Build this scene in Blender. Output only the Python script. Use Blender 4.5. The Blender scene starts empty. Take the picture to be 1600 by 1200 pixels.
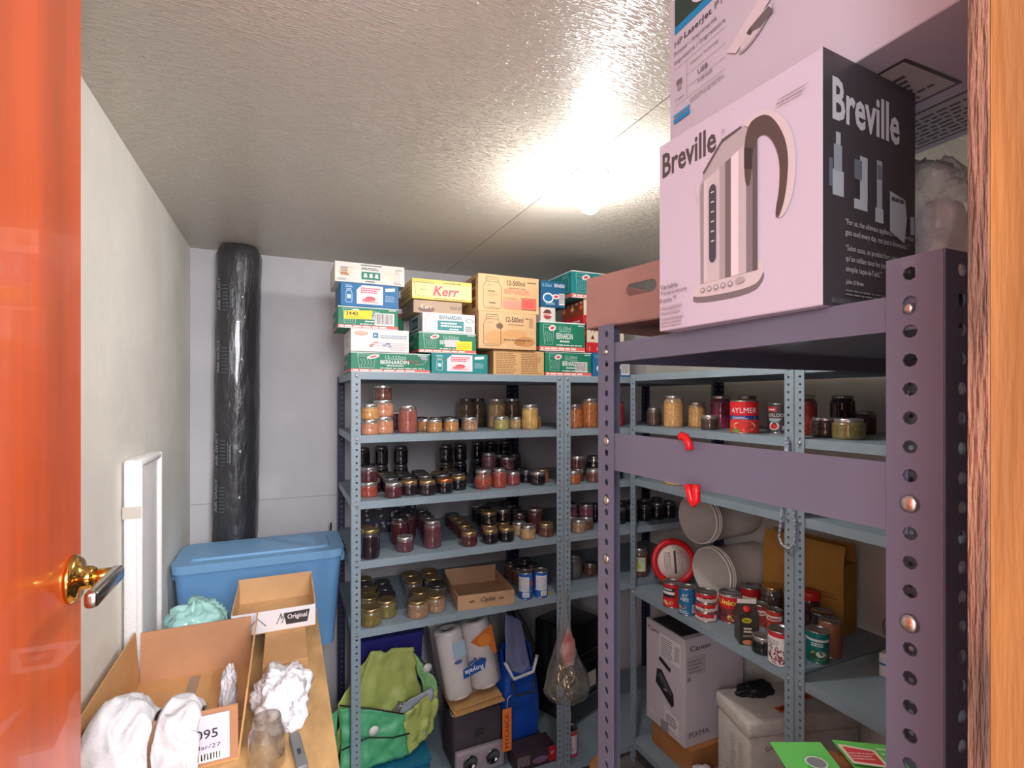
import bpy, bmesh, math, random
from mathutils import Vector, Matrix, noise
random.seed(7)
sc = bpy.context.scene
C = sc.collection
# ---------------------------------------------------------------- camera, light, exposure
CAMH, FPX, YAW, CX, CY = 1.75, 798.0, math.radians(23.9), 800.0, 622.0
cd = bpy.data.cameras.new('camera'); cam = bpy.data.objects.new('camera', cd); C.objects.link(cam)
cam.location = (0, 0, CAMH); cam.rotation_euler = (math.pi/2, 0, -YAW)
cd.sensor_width = 36; cd.lens = FPX/1600*36; cd.shift_y = (CY-600)/1600; cd.clip_start = 0.01
sc.camera = cam
w = bpy.data.worlds.new('world'); sc.world = w; w.use_nodes = True
w.node_tree.nodes['Background'].inputs[0].default_value = (0.98, 0.93, 0.98, 1)
w.node_tree.nodes['Background'].inputs[1].default_value = 1.5
BULB_STRENGTH = 285.0
ld = bpy.data.lights.new('doorway_fill_light', 'AREA'); ld.shape = 'DISK'; ld.size = 1.0; ld.energy = 58; ld.color = (0.97, 0.96, 1.0)  # added fill light, unseen behind the camera, brightening the left wall and back
lo = bpy.data.objects.new('doorway_fill_light', ld); C.objects.link(lo)
lo.location = (0.32, -1.15, 2.3); lo.rotation_euler = Vector((-.55, 2.6, -1.1)).to_track_quat('-Z', 'Y').to_euler()
l2 = bpy.data.lights.new('doorway_fill_light', 'AREA'); l2.shape = 'DISK'; l2.size = 0.6; l2.energy = 17; l2.color = (1.0, 0.95, 0.95)  # second added fill, angled through the opening to lift the side shelving
lo2 = bpy.data.objects.new('doorway_fill_light', l2); C.objects.link(lo2)
lo2.location = (-1.15, -1.0, 2.2); lo2.rotation_euler = Vector((2.75, 2.4, -1.5)).to_track_quat('-Z', 'Y').to_euler()
sc.view_settings.view_transform = 'Standard'; sc.view_settings.look = 'None'
sc.view_settings.exposure = 0.6; sc.view_settings.gamma = 1.0; sc.view_settings.use_curve_mapping = False
# ---------------------------------------------------------------- pixel -> place helpers
SN, CS = math.sin(YAW), math.cos(YAW)
def ray(u, v):
    x = (u-CX)/FPX
    return Vector((SN+x*CS, CS-x*SN, (CY-v)/FPX))
def atX(u, v, X): r = ray(u, v); p = r*(X/r.x); p.z += CAMH; return p
def atY(u, v, Y): r = ray(u, v); p = r*(Y/r.y); p.z += CAMH; return p
def atZ(u, v, Z): r = ray(u, v); p = r*((Z-CAMH)/r.z); p.z += CAMH; return p
def XY(u, Y): return atY(u, CY, Y).x
# ---------------------------------------------------------------- materials
def lin(c):
    return tuple(((x/255)/12.92 if x/255 <= .04045 else ((x/255+.055)/1.055)**2.4) for x in c)+(1,)
_m = {}
def mat(col, rough=.6, metal=0., coat=0., name=None, var=0., vs=8., bump=0., bs=40., stretch=None, spec=.5, col2=None):
    key = (tuple(col), rough, metal, coat, var, vs, bump, bs, stretch, spec, col2)
    if key in _m: return _m[key]
    m = bpy.data.materials.new(name or 'paint'); m.use_nodes = True
    nt = m.node_tree; b = nt.nodes['Principled BSDF']
    b.inputs['Base Color'].default_value = lin(col); b.inputs['Roughness'].default_value = rough
    b.inputs['Metallic'].default_value = metal; b.inputs['Coat Weight'].default_value = coat
    b.inputs['Specular IOR Level'].default_value = spec
    if var or bump:
        tc = nt.nodes.new('ShaderNodeTexCoord'); mp = nt.nodes.new('ShaderNodeMapping')
        nt.links.new(tc.outputs['Object'], mp.inputs[0])
        if stretch: mp.inputs['Scale'].default_value = stretch
    if var:
        n = nt.nodes.new('ShaderNodeTexNoise'); n.inputs['Scale'].default_value = vs; n.inputs['Detail'].default_value = 6
        nt.links.new(mp.outputs[0], n.inputs['Vector'])
        mx = nt.nodes.new('ShaderNodeMix'); mx.data_type = 'RGBA'
        c2 = col2 or tuple(max(0, c*(1-var)) for c in col)
        mx.inputs[6].default_value = lin(col); mx.inputs[7].default_value = lin(c2)
        rp = nt.nodes.new('ShaderNodeValToRGB'); rp.color_ramp.elements[0].position = .38; rp.color_ramp.elements[1].position = .66
        nt.links.new(n.outputs[0], rp.inputs[0]); nt.links.new(rp.outputs[0], mx.inputs[0])
        nt.links.new(mx.outputs[2], b.inputs['Base Color'])
    if bump:
        n2 = nt.nodes.new('ShaderNodeTexNoise'); n2.inputs['Scale'].default_value = bs; n2.inputs['Detail'].default_value = 5
        nt.links.new(mp.outputs[0], n2.inputs['Vector'])
        bp = nt.nodes.new('ShaderNodeBump'); bp.inputs['Strength'].default_value = bump; bp.inputs['Distance'].default_value = .01
        nt.links.new(n2.outputs[0], bp.inputs['Height']); nt.links.new(bp.outputs[0], b.inputs['Normal'])
    _m[key] = m
    return m
def emis(col, s):
    m = bpy.data.materials.new('glowing_glass'); m.use_nodes = True; nt = m.node_tree; nt.nodes.clear()
    e = nt.nodes.new('ShaderNodeEmission'); e.inputs[0].default_value = col; e.inputs[1].default_value = s
    o = nt.nodes.new('ShaderNodeOutputMaterial'); nt.links.new(e.outputs[0], o.inputs[0]); return m
def film(tint=(1, 1, 1), gloss=.3, haze=.15, name='clear_plastic', rough=.12):
    m = bpy.data.materials.new(name); m.use_nodes = True; nt = m.node_tree; nt.nodes.clear()
    t = nt.nodes.new('ShaderNodeBsdfTransparent'); t.inputs[0].default_value = (*tint, 1)
    g = nt.nodes.new('ShaderNodeBsdfGlossy'); g.inputs['Roughness'].default_value = rough
    d = nt.nodes.new('ShaderNodeBsdfDiffuse'); d.inputs[0].default_value = (.85, .83, .83, 1)
    lw = nt.nodes.new('ShaderNodeLayerWeight'); lw.inputs[0].default_value = gloss
    a = nt.nodes.new('ShaderNodeMixShader'); b = nt.nodes.new('ShaderNodeMixShader'); a.inputs[0].default_value = haze
    nt.links.new(t.outputs[0], a.inputs[1]); nt.links.new(d.outputs[0], a.inputs[2])
    nt.links.new(lw.outputs['Facing'], b.inputs[0]); nt.links.new(a.outputs[0], b.inputs[1]); nt.links.new(g.outputs[0], b.inputs[2])
    tc = nt.nodes.new('ShaderNodeTexCoord'); n = nt.nodes.new('ShaderNodeTexNoise'); n.inputs['Scale'].default_value = 28; n.inputs['Detail'].default_value = 4
    bp = nt.nodes.new('ShaderNodeBump'); bp.inputs['Strength'].default_value = .6; bp.inputs['Distance'].default_value = .01
    nt.links.new(tc.outputs['Object'], n.inputs['Vector']); nt.links.new(n.outputs[0], bp.inputs['Height']); nt.links.new(bp.outputs[0], g.inputs['Normal'])
    o = nt.nodes.new('ShaderNodeOutputMaterial'); nt.links.new(b.outputs[0], o.inputs[0]); return m
# ---------------------------------------------------------------- mesh builder
class MB:
    def __init__(s): s.v = []; s.f = []; s.mi = []; s.sm = []; s.mats = []
    def mid(s, m):
        if m not in s.mats: s.mats.append(m)
        return s.mats.index(m)
    def add(s, vs, fs, m, smooth=False, M=None):
        o = len(s.v)
        s.v += [tuple(M @ Vector(p)) if M is not None else tuple(p) for p in vs]
        k = s.mid(m)
        for f in fs: s.f.append([i+o for i in f]); s.mi.append(k); s.sm.append(smooth)
        return s
    def box(s, lo, hi, m, M=None):
        x0, y0, z0 = lo; x1, y1, z1 = hi
        v = [(x0,y0,z0),(x1,y0,z0),(x1,y1,z0),(x0,y1,z0),(x0,y0,z1),(x1,y0,z1),(x1,y1,z1),(x0,y1,z1)]
        return s.add(v, [(0,3,2,1),(4,5,6,7),(0,1,5,4),(1,2,6,5),(2,3,7,6),(3,0,4,7)], m, False, M)
    def rbox(s, lo, hi, r, m, M=None, seg=3):
        bm = bmesh.new(); bmesh.ops.create_cube(bm, size=1)
        for q in bm.verts: q.co = Vector([lo[i]+(q.co[i]+.5)*(hi[i]-lo[i]) for i in range(3)])
        bmesh.ops.bevel(bm, geom=bm.edges[:], offset=r, segments=seg, affect='EDGES', profile=.5)
        bm.verts.index_update()
        s.add([q.co.copy() for q in bm.verts], [[q.index for q in f.verts] for f in bm.faces], m, seg > 1, M); bm.free(); return s
    def lathe(s, prof, m, n=20, M=None, smooth=True, cap=True):
        v = []; f = []
        for r, z in prof:
            for k in range(n):
                a = 2*math.pi*k/n; v.append((r*math.cos(a), r*math.sin(a), z))
        for i in range(len(prof)-1):
            for k in range(n):
                f.append((i*n+k, i*n+(k+1) % n, (i+1)*n+(k+1) % n, (i+1)*n+k))
        s.add(v, f, m, smooth, M)
        if cap:
            for i, rev in ((0, True), (len(prof)-1, False)):
                if prof[i][0] > 1e-5:
                    ring = v[i*n:(i+1)*n]
                    s.add(ring, [list(range(n))[::-1] if rev else list(range(n))], m, False, M)
        return s
    def tube(s, path, r, m, n=8, M=None):
        P = [Vector(p) for p in path]; v = []; f = []
        for i, p in enumerate(P):
            d = (P[min(i+1, len(P)-1)]-P[max(i-1, 0)]).normalized()
            a = d.orthogonal().normalized() if i == 0 else (a-d*a.dot(d)).normalized()
            b = d.cross(a); rr = r[i] if isinstance(r, (list, tuple)) else r
            for k in range(n):
                t = 2*math.pi*k/n; v.append(p+a*rr*math.cos(t)+b*rr*math.sin(t))
        for i in range(len(P)-1):
            for k in range(n): f.append((i*n+k, i*n+(k+1) % n, (i+1)*n+(k+1) % n, (i+1)*n+k))
        f.append(list(range(n))[::-1]); f.append([(len(P)-1)*n+k for k in range(n)])
        return s.add(v, f, m, True, M)
    def prism(s, pts, d, m, M=None):       # 2D outline in x,z extruded along +y by d
        n = len(pts); v = [(x, 0, z) for x, z in pts]+[(x, d, z) for x, z in pts]
        f = [list(range(n)), [n+i for i in range(n)][::-1]]+[(i, n+i, n+(i+1) % n, (i+1) % n) for i in range(n)]
        return s.add(v, f, m, False, M)
    def grid(s, fn, nu, nv, m, smooth=True, M=None, closeu=False):
        v = [fn(i/nu, j/nv) for j in range(nv+1) for i in range(nu+1)]
        f = [(j*(nu+1)+i, j*(nu+1)+i+1, (j+1)*(nu+1)+i+1, (j+1)*(nu+1)+i) for j in range(nv) for i in range(nu)]
        return s.add(v, f, m, smooth, M)
    def mesh(s, name):
        me = bpy.data.meshes.new(name); me.from_pydata([tuple(p) for p in s.v], [], s.f)
        for m in s.mats: me.materials.append(m)
        me.polygons.foreach_set('material_index', s.mi); me.polygons.foreach_set('use_smooth', s.sm); me.update()
        return me
    def build(s, name, parent=None, loc=None, rz=0.):
        o = bpy.data.objects.new(name, s.mesh(name)); C.objects.link(o); o.parent = parent
        if loc is not None: o.location = loc
        if rz: o.rotation_euler.z = rz
        return o
def tag(o, label, cat, group=None):
    o['label'] = label; o['category'] = cat
    if group: o['group'] = group
    return o
def empty(name, loc=(0, 0, 0), rz=0., label=None, cat=None, group=None):
    o = bpy.data.objects.new(name, None); C.objects.link(o); o.location = loc; o.rotation_euler.z = rz
    o.empty_display_size = .05
    if label: tag(o, label, cat, group)
    return o
def struct(o, label=None):
    o['kind'] = 'structure'
    if label: o['label'] = label
    return o
def solid(o, t, off=0.):
    md = o.modifiers.new('thickness', 'SOLIDIFY'); md.thickness = t; md.offset = off; return o
def T(x, y, z): return Matrix.Translation((x, y, z))
def R(a, ax): return Matrix.Rotation(math.radians(a), 4, ax)
# ---------------------------------------------------------------- lettering and print
_t = {}
def text_geo(s, bold=0., spacing=1.):
    k = (s, bold, spacing)
    if k not in _t:
        cu = bpy.data.curves.new('lettering', 'FONT'); cu.body = s; cu.size = 1; cu.offset = 0. if 'M' in s else bold*.8; cu.resolution_u = 2; cu.space_character = spacing
        o = bpy.data.objects.new('lettering', cu); C.objects.link(o)
        dg = bpy.context.evaluated_depsgraph_get(); me = bpy.data.meshes.new_from_object(o.evaluated_get(dg))
        v = [(p.co.x, p.co.y) for p in me.vertices]; f = [list(p.vertices) for p in me.polygons]
        bpy.data.objects.remove(o); bpy.data.curves.remove(cu); bpy.data.meshes.remove(me)
        if not v: v = [(0, 0)]
        x0 = min(p[0] for p in v); x1 = max(p[0] for p in v); y0 = min(p[1] for p in v); y1 = max(p[1] for p in v)
        W = max(x1-x0, 1e-4); Hh = max(y1-y0, 1e-4)
        _t[k] = ([((a-x0)/W, (b-y0)/Hh) for a, b in v], f, W/Hh)
    return _t[k]
def ink(c, rough=.45): return mat(c, rough, name='printing_ink')
class Print:
    """flat print on one face of a carton (or round a can): x, y run 0..1 over the face"""
    def __init__(s, org, ex, ey, nrm, cyl=None):
        s.o, s.ex, s.ey, s.n, s.cyl = Vector(org), Vector(ex), Vector(ey), Vector(nrm), cyl
        s.b = MB(); s.k = 1
        s.W = s.ex.length if cyl is None else cyl[1]; s.H = s.ey.length
    def P(s, x, y):
        d = .00025+s.k*.00012
        if s.cyl:
            r, wd = s.cyl; a = (x-.5)*wd/r
            return Vector(((r+d)*math.sin(a), -(r+d)*math.cos(a), 0))+s.o+s.ey*y
        return s.o+s.ex*x+s.ey*y+s.n*d
    def poly(s, pts, c, sm=0):
        for _ in range(sm):
            q = []
            for i in range(len(pts)):
                (a, b), (d, e) = pts[i], pts[(i+1) % len(pts)]; q += [(a*.75+d*.25, b*.75+e*.25), (a*.25+d*.75, b*.25+e*.75)]
            pts = q
        s.b.add([s.P(x, y) for x, y in pts], [list(range(len(pts)))], ink(c)); s.k += 1; return s
    def rect(s, x0, y0, x1, y1, c):
        n = 10 if s.cyl and (x1-x0)*s.W > .01 else 1; v = []
        for i in range(n+1):
            x = x0+(x1-x0)*i/n; v += [s.P(x, y0), s.P(x, y1)]
        s.b.add(v, [(2*i, 2*i+2, 2*i+3, 2*i+1) for i in range(n)], ink(c), bool(s.cyl)); s.k += 1; return s
    def ell(s, cx, cy, rx, ry, c, n=20, rot=0.):
        pts = []
        for i in range(n):
            a = 2*math.pi*i/n; px, py = rx*math.cos(a), ry*math.sin(a)*s.H/s.W
            pts.append((cx+px*math.cos(rot)-py*math.sin(rot), cy+(px*math.sin(rot)+py*math.cos(rot))*s.W/s.H))
        return s.poly(pts, c)
    def path(s, pts, wd, c):               # open line, wd in metres
        Q = [s.P(x, y) for x, y in pts]; nn = s.n if not s.cyl else Vector((0, -1, 0)); v = []
        for i, p in enumerate(Q):
            d = (Q[min(i+1, len(Q)-1)]-Q[max(i-1, 0)]).normalized(); t = d.cross(nn).normalized()*wd/2; v += [p-t, p+t]
        s.b.add(v, [(2*i, 2*i+1, 2*i+3, 2*i+2) for i in range(len(Q)-1)], ink(c)); s.k += 1; return s
    def text(s, st, x, y, h, c, w=None, bold=.0, slant=0., curve=0., mir=False):
        v, f, ar = text_geo(st, bold)
        ww = w if w else h*s.H*ar/s.W
        pts = []
        for a, b in v:
            if mir: a, b = 1-a, 1-b
            pts.append(s.P(x+a*ww+slant*b*h*s.H/s.W, y+b*h+curve*4*(a-.5)**2))
        s.b.add(pts, f, ink(c)); s.k += 1; return s
    def lines(s, x0, y0, x1, y1, n, c, fill=.45):
        rnd = random.Random(int(x0*977+y0*131+n)); dy = (y1-y0)/n
        for i in range(n):
            yy = y0+dy*i; x = x0; end = x1-(x1-x0)*rnd.uniform(0, .25)
            while x < end:
                ln = (x1-x0)*rnd.uniform(.05, .16); s.k = s.k
                a, b = x, min(x+ln, end)
                s.b.add([s.P(a, yy), s.P(b, yy), s.P(b, yy+dy*fill), s.P(a, yy+dy*fill)], [(0, 1, 2, 3)], ink(c)); x = b+(x1-x0)*.025
        s.k += 1; return s
    def bars(s, x0, y0, x1, y1, c=(40, 40, 45), bg=(235, 232, 230), n=14):
        s.rect(x0, y0, x1, y1, bg); rnd = random.Random(n); dx = (x1-x0)/(n+1)
        for i in range(n):
            a = x0+dx*(i+.6); s.b.add([s.P(a, y0+.12*(y1-y0)), s.P(a+dx*rnd.uniform(.25, .65), y0+.12*(y1-y0)), s.P(a+dx*rnd.uniform(.25, .65), y1-.06*(y1-y0)), s.P(a, y1-.06*(y1-y0))], [(0, 1, 2, 3)], ink(c))
        s.k += 1; return s
    def done(s, parent, name='printed_artwork'): return s.b.build(name, parent)
def faces(w, d, h):      # print frames of a carton with base centre at origin
    return {'front': ((-w/2, -d/2, 0), (w, 0, 0), (0, 0, h), (0, -1, 0)), 'left': ((-w/2, d/2, 0), (0, -d, 0), (0, 0, h), (-1, 0, 0)),
            'right': ((w/2, -d/2, 0), (0, d, 0), (0, 0, h), (1, 0, 0)), 'top': ((-w/2, -d/2, h), (w, 0, 0), (0, d, 0), (0, 0, 1)),
            'bottom': ((-w/2, d/2, 0), (w, 0, 0), (0, -d, 0), (0, 0, -1))}
# ================================================================ the room
XL, XR, YB, YN, ZC = -0.395, 2.16, 2.70, 0.163, 2.43
def osb_paint(name, col, rough, strength, col2):
    m = bpy.data.materials.new(name); m.use_nodes = True; nt = m.node_tree; b = nt.nodes['Principled BSDF']
    b.inputs['Roughness'].default_value = rough; b.inputs['Specular IOR Level'].default_value = .55
    tc = nt.nodes.new('ShaderNodeTexCoord'); acc = None
    for i, (ang, st) in enumerate(((.5, (22, 150, 1)), (1.9, (26, 170, 1)), (2.7, (20, 130, 1)))):
        mp = nt.nodes.new('ShaderNodeMapping'); mp.inputs['Rotation'].default_value = (0, 0, ang); mp.inputs['Location'].default_value = (i*3.1, i, 0)
        mp.inputs['Scale'].default_value = st
        n = nt.nodes.new('ShaderNodeTexNoise'); n.inputs['Scale'].default_value = 1.6; n.inputs['Detail'].default_value = 2; n.inputs['Distortion'].default_value = .6
        rp = nt.nodes.new('ShaderNodeValToRGB'); rp.color_ramp.elements[0].position = .56; rp.color_ramp.elements[1].position = .66
        nt.links.new(tc.outputs['Object'], mp.inputs[0]); nt.links.new(mp.outputs[0], n.inputs['Vector']); nt.links.new(n.outputs[0], rp.inputs[0])
        if acc is None: acc = rp.outputs[0]
        else:
            mx = nt.nodes.new('ShaderNodeMath'); mx.operation = 'MAXIMUM'
            nt.links.new(acc, mx.inputs[0]); nt.links.new(rp.outputs[0], mx.inputs[1]); acc = mx.outputs[0]
    bp = nt.nodes.new('ShaderNodeBump'); bp.inputs['Strength'].default_value = strength; bp.inputs['Distance'].default_value = .004
    nt.links.new(acc, bp.inputs['Height']); nt.links.new(bp.outputs[0], b.inputs['Normal'])
    n = nt.nodes.new('ShaderNodeTexNoise'); n.inputs['Scale'].default_value = 1.7; n.inputs['Detail'].default_value = 5
    nt.links.new(tc.outputs['Object'], n.inputs['Vector'])
    mx = nt.nodes.new('ShaderNodeMix'); mx.data_type = 'RGBA'; mx.inputs[6].default_value = lin(col); mx.inputs[7].default_value = lin(col2)
    nt.links.new(n.outputs[0], mx.inputs[0]); nt.links.new(mx.outputs[2], b.inputs['Base Color'])
    return m
CEIL = osb_paint('painted_strand_board', (222, 215, 202), .32, .8, (212, 203, 188))
WALLM = mat((242, 238, 228), .75, name='wall_paint', var=.05, vs=3, bump=.25, bs=25)
WALLB = mat((206, 204, 208), .7, name='back_wall_paint', var=.06, vs=2.5, bump=.15, bs=18)
CONC = mat((120, 116, 112), .9, name='concrete', var=.3, vs=6, bump=.4, bs=50)
struct(MB().box((-1.2, -2.2, -.06), (XR+.1, YB+.1, 0), CONC).build('floor'))
ce = struct(MB().box((XL-.1, -.0, ZC+.012), (XR+.1, YB+.1, ZC+.06), mat((120, 100, 80), .9)).build('ceiling'), 'painted strand board ceiling')
for a, b in ((XL-.06, .788), (.7915, 2.01), (2.0135, XR+.06)):
    MB().box((a, YN, ZC), (b, YB+.05, ZC+.012), CEIL).build('ceiling_panel', ce)
struct(MB().box((XL-.1, YN, 0), (XL, YB+.1, ZC+.012), WALLM).build('wall_left'), 'cream painted side wall')
struct(MB().box((XL, YB, 0), (XR, YB+.1, ZC+.012), WALLB).build('wall_back'), 'pale painted back wall')
MB().box((XL, YB-.003, 1.265), (.3, YB, 1.268), mat((175, 172, 172), .8)).build('wall_seam', bpy.data.objects['wall_back'])
struct(MB().box((XR, YN, 0), (XR+.1, YB+.1, ZC+.012), WALLM).build('wall_right'), 'cream painted wall behind the side shelving')
# near wall: opening between X=-.36 and .36
PLY = mat((150, 100, 76), .85, name='plywood_edge', var=.45, vs=5, bump=.8, bs=30, stretch=(14, 14, 1.2))
FIR = mat((172, 112, 58), .6, name='fir_lumber', var=.22, vs=3, stretch=(9, 9, .7), bump=.2, bs=8)
RFIR = mat((168, 76, 30), .5, name='stained_lumber', var=.4, vs=3, stretch=(2, 2, 9), bump=.3, bs=10)
XJ = .36
wf = struct(MB().box((XJ+.09, .0, 0), (XR+.1, YN-.012, ZC), mat((190, 170, 150), .9)).build('wall_front'), 'framed doorway wall')
MB().box((XJ, YN-.0095, 0), (XR, YN, ZC), PLY).build('plywood_sheet', wf)
MB().box((XJ+.0015, .03, .86), (XJ+.09, YN-.0098, ZC), FIR).build('stud', wf)
kb = MB(); kb.prism([(.0, 0), (.135, 0), (.135, .862), (.0, .812)], .09, RFIR, Matrix(((0, 1, 0, XJ-.004), (1, 0, 0, .03), (0, 0, 1, 0), (0, 0, 0, 1))))
o = kb.build('stained_board', wf)
kn = MB(); kn.lathe([(.006, 0), (.006, .002), (.002, .003)], mat((90, 50, 30), .7), 10, T(XJ-.005, .1, .80) @ R(-90, 'Y')); kn.build('nail_hole', o)
struct(MB().box((XL-.6, .0, 0), (XL+.02, YN, ZC), WALLM).build('trim_1'), 'door jamb on the hinge side')
# door
DW = mat((224, 92, 36), .32, name='varnished_veneer', var=.18, vs=2.2, stretch=(5, 5, .45), coat=.3)
BRASS = mat((214, 170, 90), .16, 1., name='polished_brass'); NICK = mat((190, 185, 180), .18, 1., name='satin_steel')
dr = struct(MB().box((-.036, 0, .36), (0, .76, 2.42), DW).build('door_1', None, (-.27, .165, 0)), 'orange varnished flush wood door standing open')
hz = atX(112, 905, -.27); hy = hz.y-.165; hz = hz.z
hd = MB(); hd.lathe([(.0, 0), (.033, 0), (.033, .004), (.027, .010), (.016, .012), (.0155, .022), (.013, .026), (0, .026)], BRASS, 28, T(0, hy, hz) @ R(90, 'Y'), cap=False)
hd = hd.build('door_handle', dr); hd['label'] = 'brass and steel lever handle'
lv = MB(); lv.tube([(.02, hy, hz), (.052, hy, hz)], .0105, BRASS, 14)
lv.rbox((.042, hy-.105, hz-.011), (.058, hy+.012, hz+.011), .006, NICK, None, 3); lv.build('lever', hd)
# ceiling light
lp = atZ(922, 272, ZC)
cl = empty('ceiling_light', (lp.x, lp.y, ZC), 0, 'bare bulb in a white porcelain ceiling holder', 'light')
PORC = mat((240, 238, 235), .25, name='porcelain')
MB().lathe([(.0, -.028), (.021, -.028), (.024, -.022), (.03, -.018), (.052, -.012), (.056, -.004), (.056, 0)], PORC, 32).build('lamp_holder', cl)
MB().lathe([(.013, -.028), (.013, -.04), (.017, -.052), (.026, -.068), (.0305, -.085), (.029, -.1), (.022, -.112), (.011, -.119), (0, -.1205)], emis((1, .975, .94, 1), BULB_STRENGTH), 28).build('bulb', cl)
# ================================================================ steel shelving
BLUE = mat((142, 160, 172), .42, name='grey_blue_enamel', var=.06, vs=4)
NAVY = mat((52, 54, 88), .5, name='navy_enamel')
PURP = mat((108, 109, 130), .4, name='grey_purple_enamel', var=.08, vs=3, coat=.15)
BOLT = mat((205, 200, 198), .3, 1., name='zinc')
def post_mesh(sx, sy, fw, Hh, pitch, hr, m):
    """L-section upright with punched holes; corner at origin, flanges run along sx*x and sy*y"""
    b = MB(); n = int(Hh/pitch); z0 = (Hh-n*pitch)/2
    for ax in (0, 1):
        def pt(a, z):
            return (sx*a, 0, z) if ax == 0 else (0, sy*a, z)
        flip = (sx > 0) if ax == 0 else (sy < 0)
        def q(v, fs):
            b.add(v, fs if flip else [f[::-1] for f in fs], m)
        q([pt(0, 0), pt(fw, 0), pt(fw, z0), pt(0, z0)], [(0, 1, 2, 3)])
        q([pt(0, Hh-z0), pt(fw, Hh-z0), pt(fw, Hh), pt(0, Hh)], [(0, 1, 2, 3)])
        ca = fw*.56
        for i in range(n):
            za = z0+i*pitch; zc = za+pitch/2
            ring = [pt(ca+hr*math.cos(t), zc+hr*math.sin(t)) for t in [math.pi*(.25+.25*k) for k in range(8)]]
            out = [pt(fw, za+pitch), pt(ca, za+pitch), pt(0, za+pitch), pt(0, zc), pt(0, za), pt(ca, za), pt(fw, za), pt(fw, zc)]
            q(out+ring, [(k, (k+1) % 8, 8+(k+1) % 8, 8+k) for k in range(8)])
    return b.mesh('post')
def shelf_mesh(L, D, lip, m):
    b = MB(); t = .0015
    b.box((0, 0, -t), (L, D, 0), m); b.box((0, 0, -lip), (L, t, -t), m); b.box((0, D-t, -lip), (L, D, -t), m)
    b.box((0, t, -lip), (t, D-t, -t), m); b.box((L-t, t, -lip), (L, D-t, -t), m)
    b.box((t, t, -lip), (L-t, .012, -lip+t), m)
    return b.mesh('shelf')
def shelving(label, loc, rz, L, D, Hh, zs, fw, pitch, hr, m, mb, lip=.03):
    u = empty('steel_shelving_unit', loc, rz, label, 'shelving', 'steel shelving units')
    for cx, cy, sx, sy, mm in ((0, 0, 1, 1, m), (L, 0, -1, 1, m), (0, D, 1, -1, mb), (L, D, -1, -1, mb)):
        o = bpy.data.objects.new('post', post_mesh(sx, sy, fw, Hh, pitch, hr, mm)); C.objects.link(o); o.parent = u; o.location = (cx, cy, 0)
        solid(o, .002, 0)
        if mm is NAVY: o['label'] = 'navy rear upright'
    sm = shelf_mesh(L-.006, D-.006, lip, m)
    bm_ = MB().lathe([(.0055, 0), (.005, .003), (.002, .004)], BOLT, 8, T(0, -.0012, -.015) @ R(90, 'X')).mesh('bolt')
    for z in zs:
        o = bpy.data.objects.new('shelf', sm); C.objects.link(o); o.parent = u; o.location = (.003, .003, z)
        for x in (fw*.56, L-fw*.56):
            q = bpy.data.objects.new('bolt', bm_); C.objects.link(q); q.parent = u; q.location = (x, 0, z)
    return u
ZB = [1.853, 1.605, 1.347, 1.114, .846, .09]
YF = 2.05
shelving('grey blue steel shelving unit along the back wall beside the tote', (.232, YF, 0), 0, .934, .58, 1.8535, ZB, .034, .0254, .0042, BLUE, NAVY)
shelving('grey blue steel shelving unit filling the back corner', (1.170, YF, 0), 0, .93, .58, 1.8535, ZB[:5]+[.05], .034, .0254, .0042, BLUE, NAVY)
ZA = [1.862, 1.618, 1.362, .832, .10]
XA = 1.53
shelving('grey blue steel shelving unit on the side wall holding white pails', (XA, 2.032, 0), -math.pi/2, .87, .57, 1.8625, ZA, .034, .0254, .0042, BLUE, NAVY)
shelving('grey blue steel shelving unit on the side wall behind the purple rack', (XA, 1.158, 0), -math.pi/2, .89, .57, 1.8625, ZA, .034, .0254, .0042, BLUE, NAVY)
XP, PL, PD = .53, .543, .92
ZP = 1.848
pu = shelving('purple grey heavy steel rack carrying the appliance boxes', (XP, .80, 0), -math.pi/2, PL, PD, 1.882, [ZP, .86], .047, .0268, .0064, PURP, PURP, lip=.034)
MB().box((.03, .0025, 1.622), (PL-.03, .005, 1.688), PURP).build('side_brace', pu)
for x, z in ((PL-.0263, 1.652), (PL-.0263, 1.541), (.0263, 1.565), (.0263, 1.46), (.0263, 1.672)):
    MB().lathe([(.0, 0), (.0085, 0), (.0082, .0016), (.005, .0036), (0, .0042)], BOLT, 16, T(x, -.0012, z) @ R(90, 'X'), cap=False).build('bolt', pu)
# ================================================================ cartons
KRAFT = (196, 156, 112); WHITE = (232, 228, 226)
def cardboard(c): return mat(c, .8, name='cardboard', var=.1, vs=5, bump=.08, bs=60)
def carton(name, label, cat, w, d, h, loc, rz, col, seam=None, group=None, rough=.5):
    e = empty(name, loc, rz, label, cat, group)
    b = MB(); b.rbox((-w/2, -d/2, 0), (w/2, d/2, h), .0015, mat(col, rough, name='carton_board', var=.07, vs=7), None, 1); b.build('carton', e)
    if seam:
        MB().box((-w/2+.004, -.012, h), (w/2-.004, .012, h+.0006), mat(seam, .3, name='packing_tape')).build('tape', e)
    return e
GREEN, TEAL, BLU = (24, 128, 98), (22, 138, 140), (24, 112, 170)
RED, TAN = (222, 70, 66), (222, 178, 128)
DK = (45, 42, 42)
def jar_line(p, x0, y0, x1, y1, c, wd=.0011):
    w = x1-x0; h = y1-y0
    pts = [(.16, 1), (.84, 1), (.84, .84), (.9, .8), (1, .7), (1, .08), (.92, 0), (.08, 0), (0, .08), (0, .7), (.1, .8), (.16, .84), (.16, 1)]
    p.path([(x0+a*w, y0+b*h) for a, b in pts], wd, c); p.path([(x0+.16*w, y0+.86*h), (x0+.84*w, y0+.86*h)], wd, c)
    p.path([(x0+.14*w, y0+.93*h), (x0+.86*w, y0+.93*h)], wd*.7, c)
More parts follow.
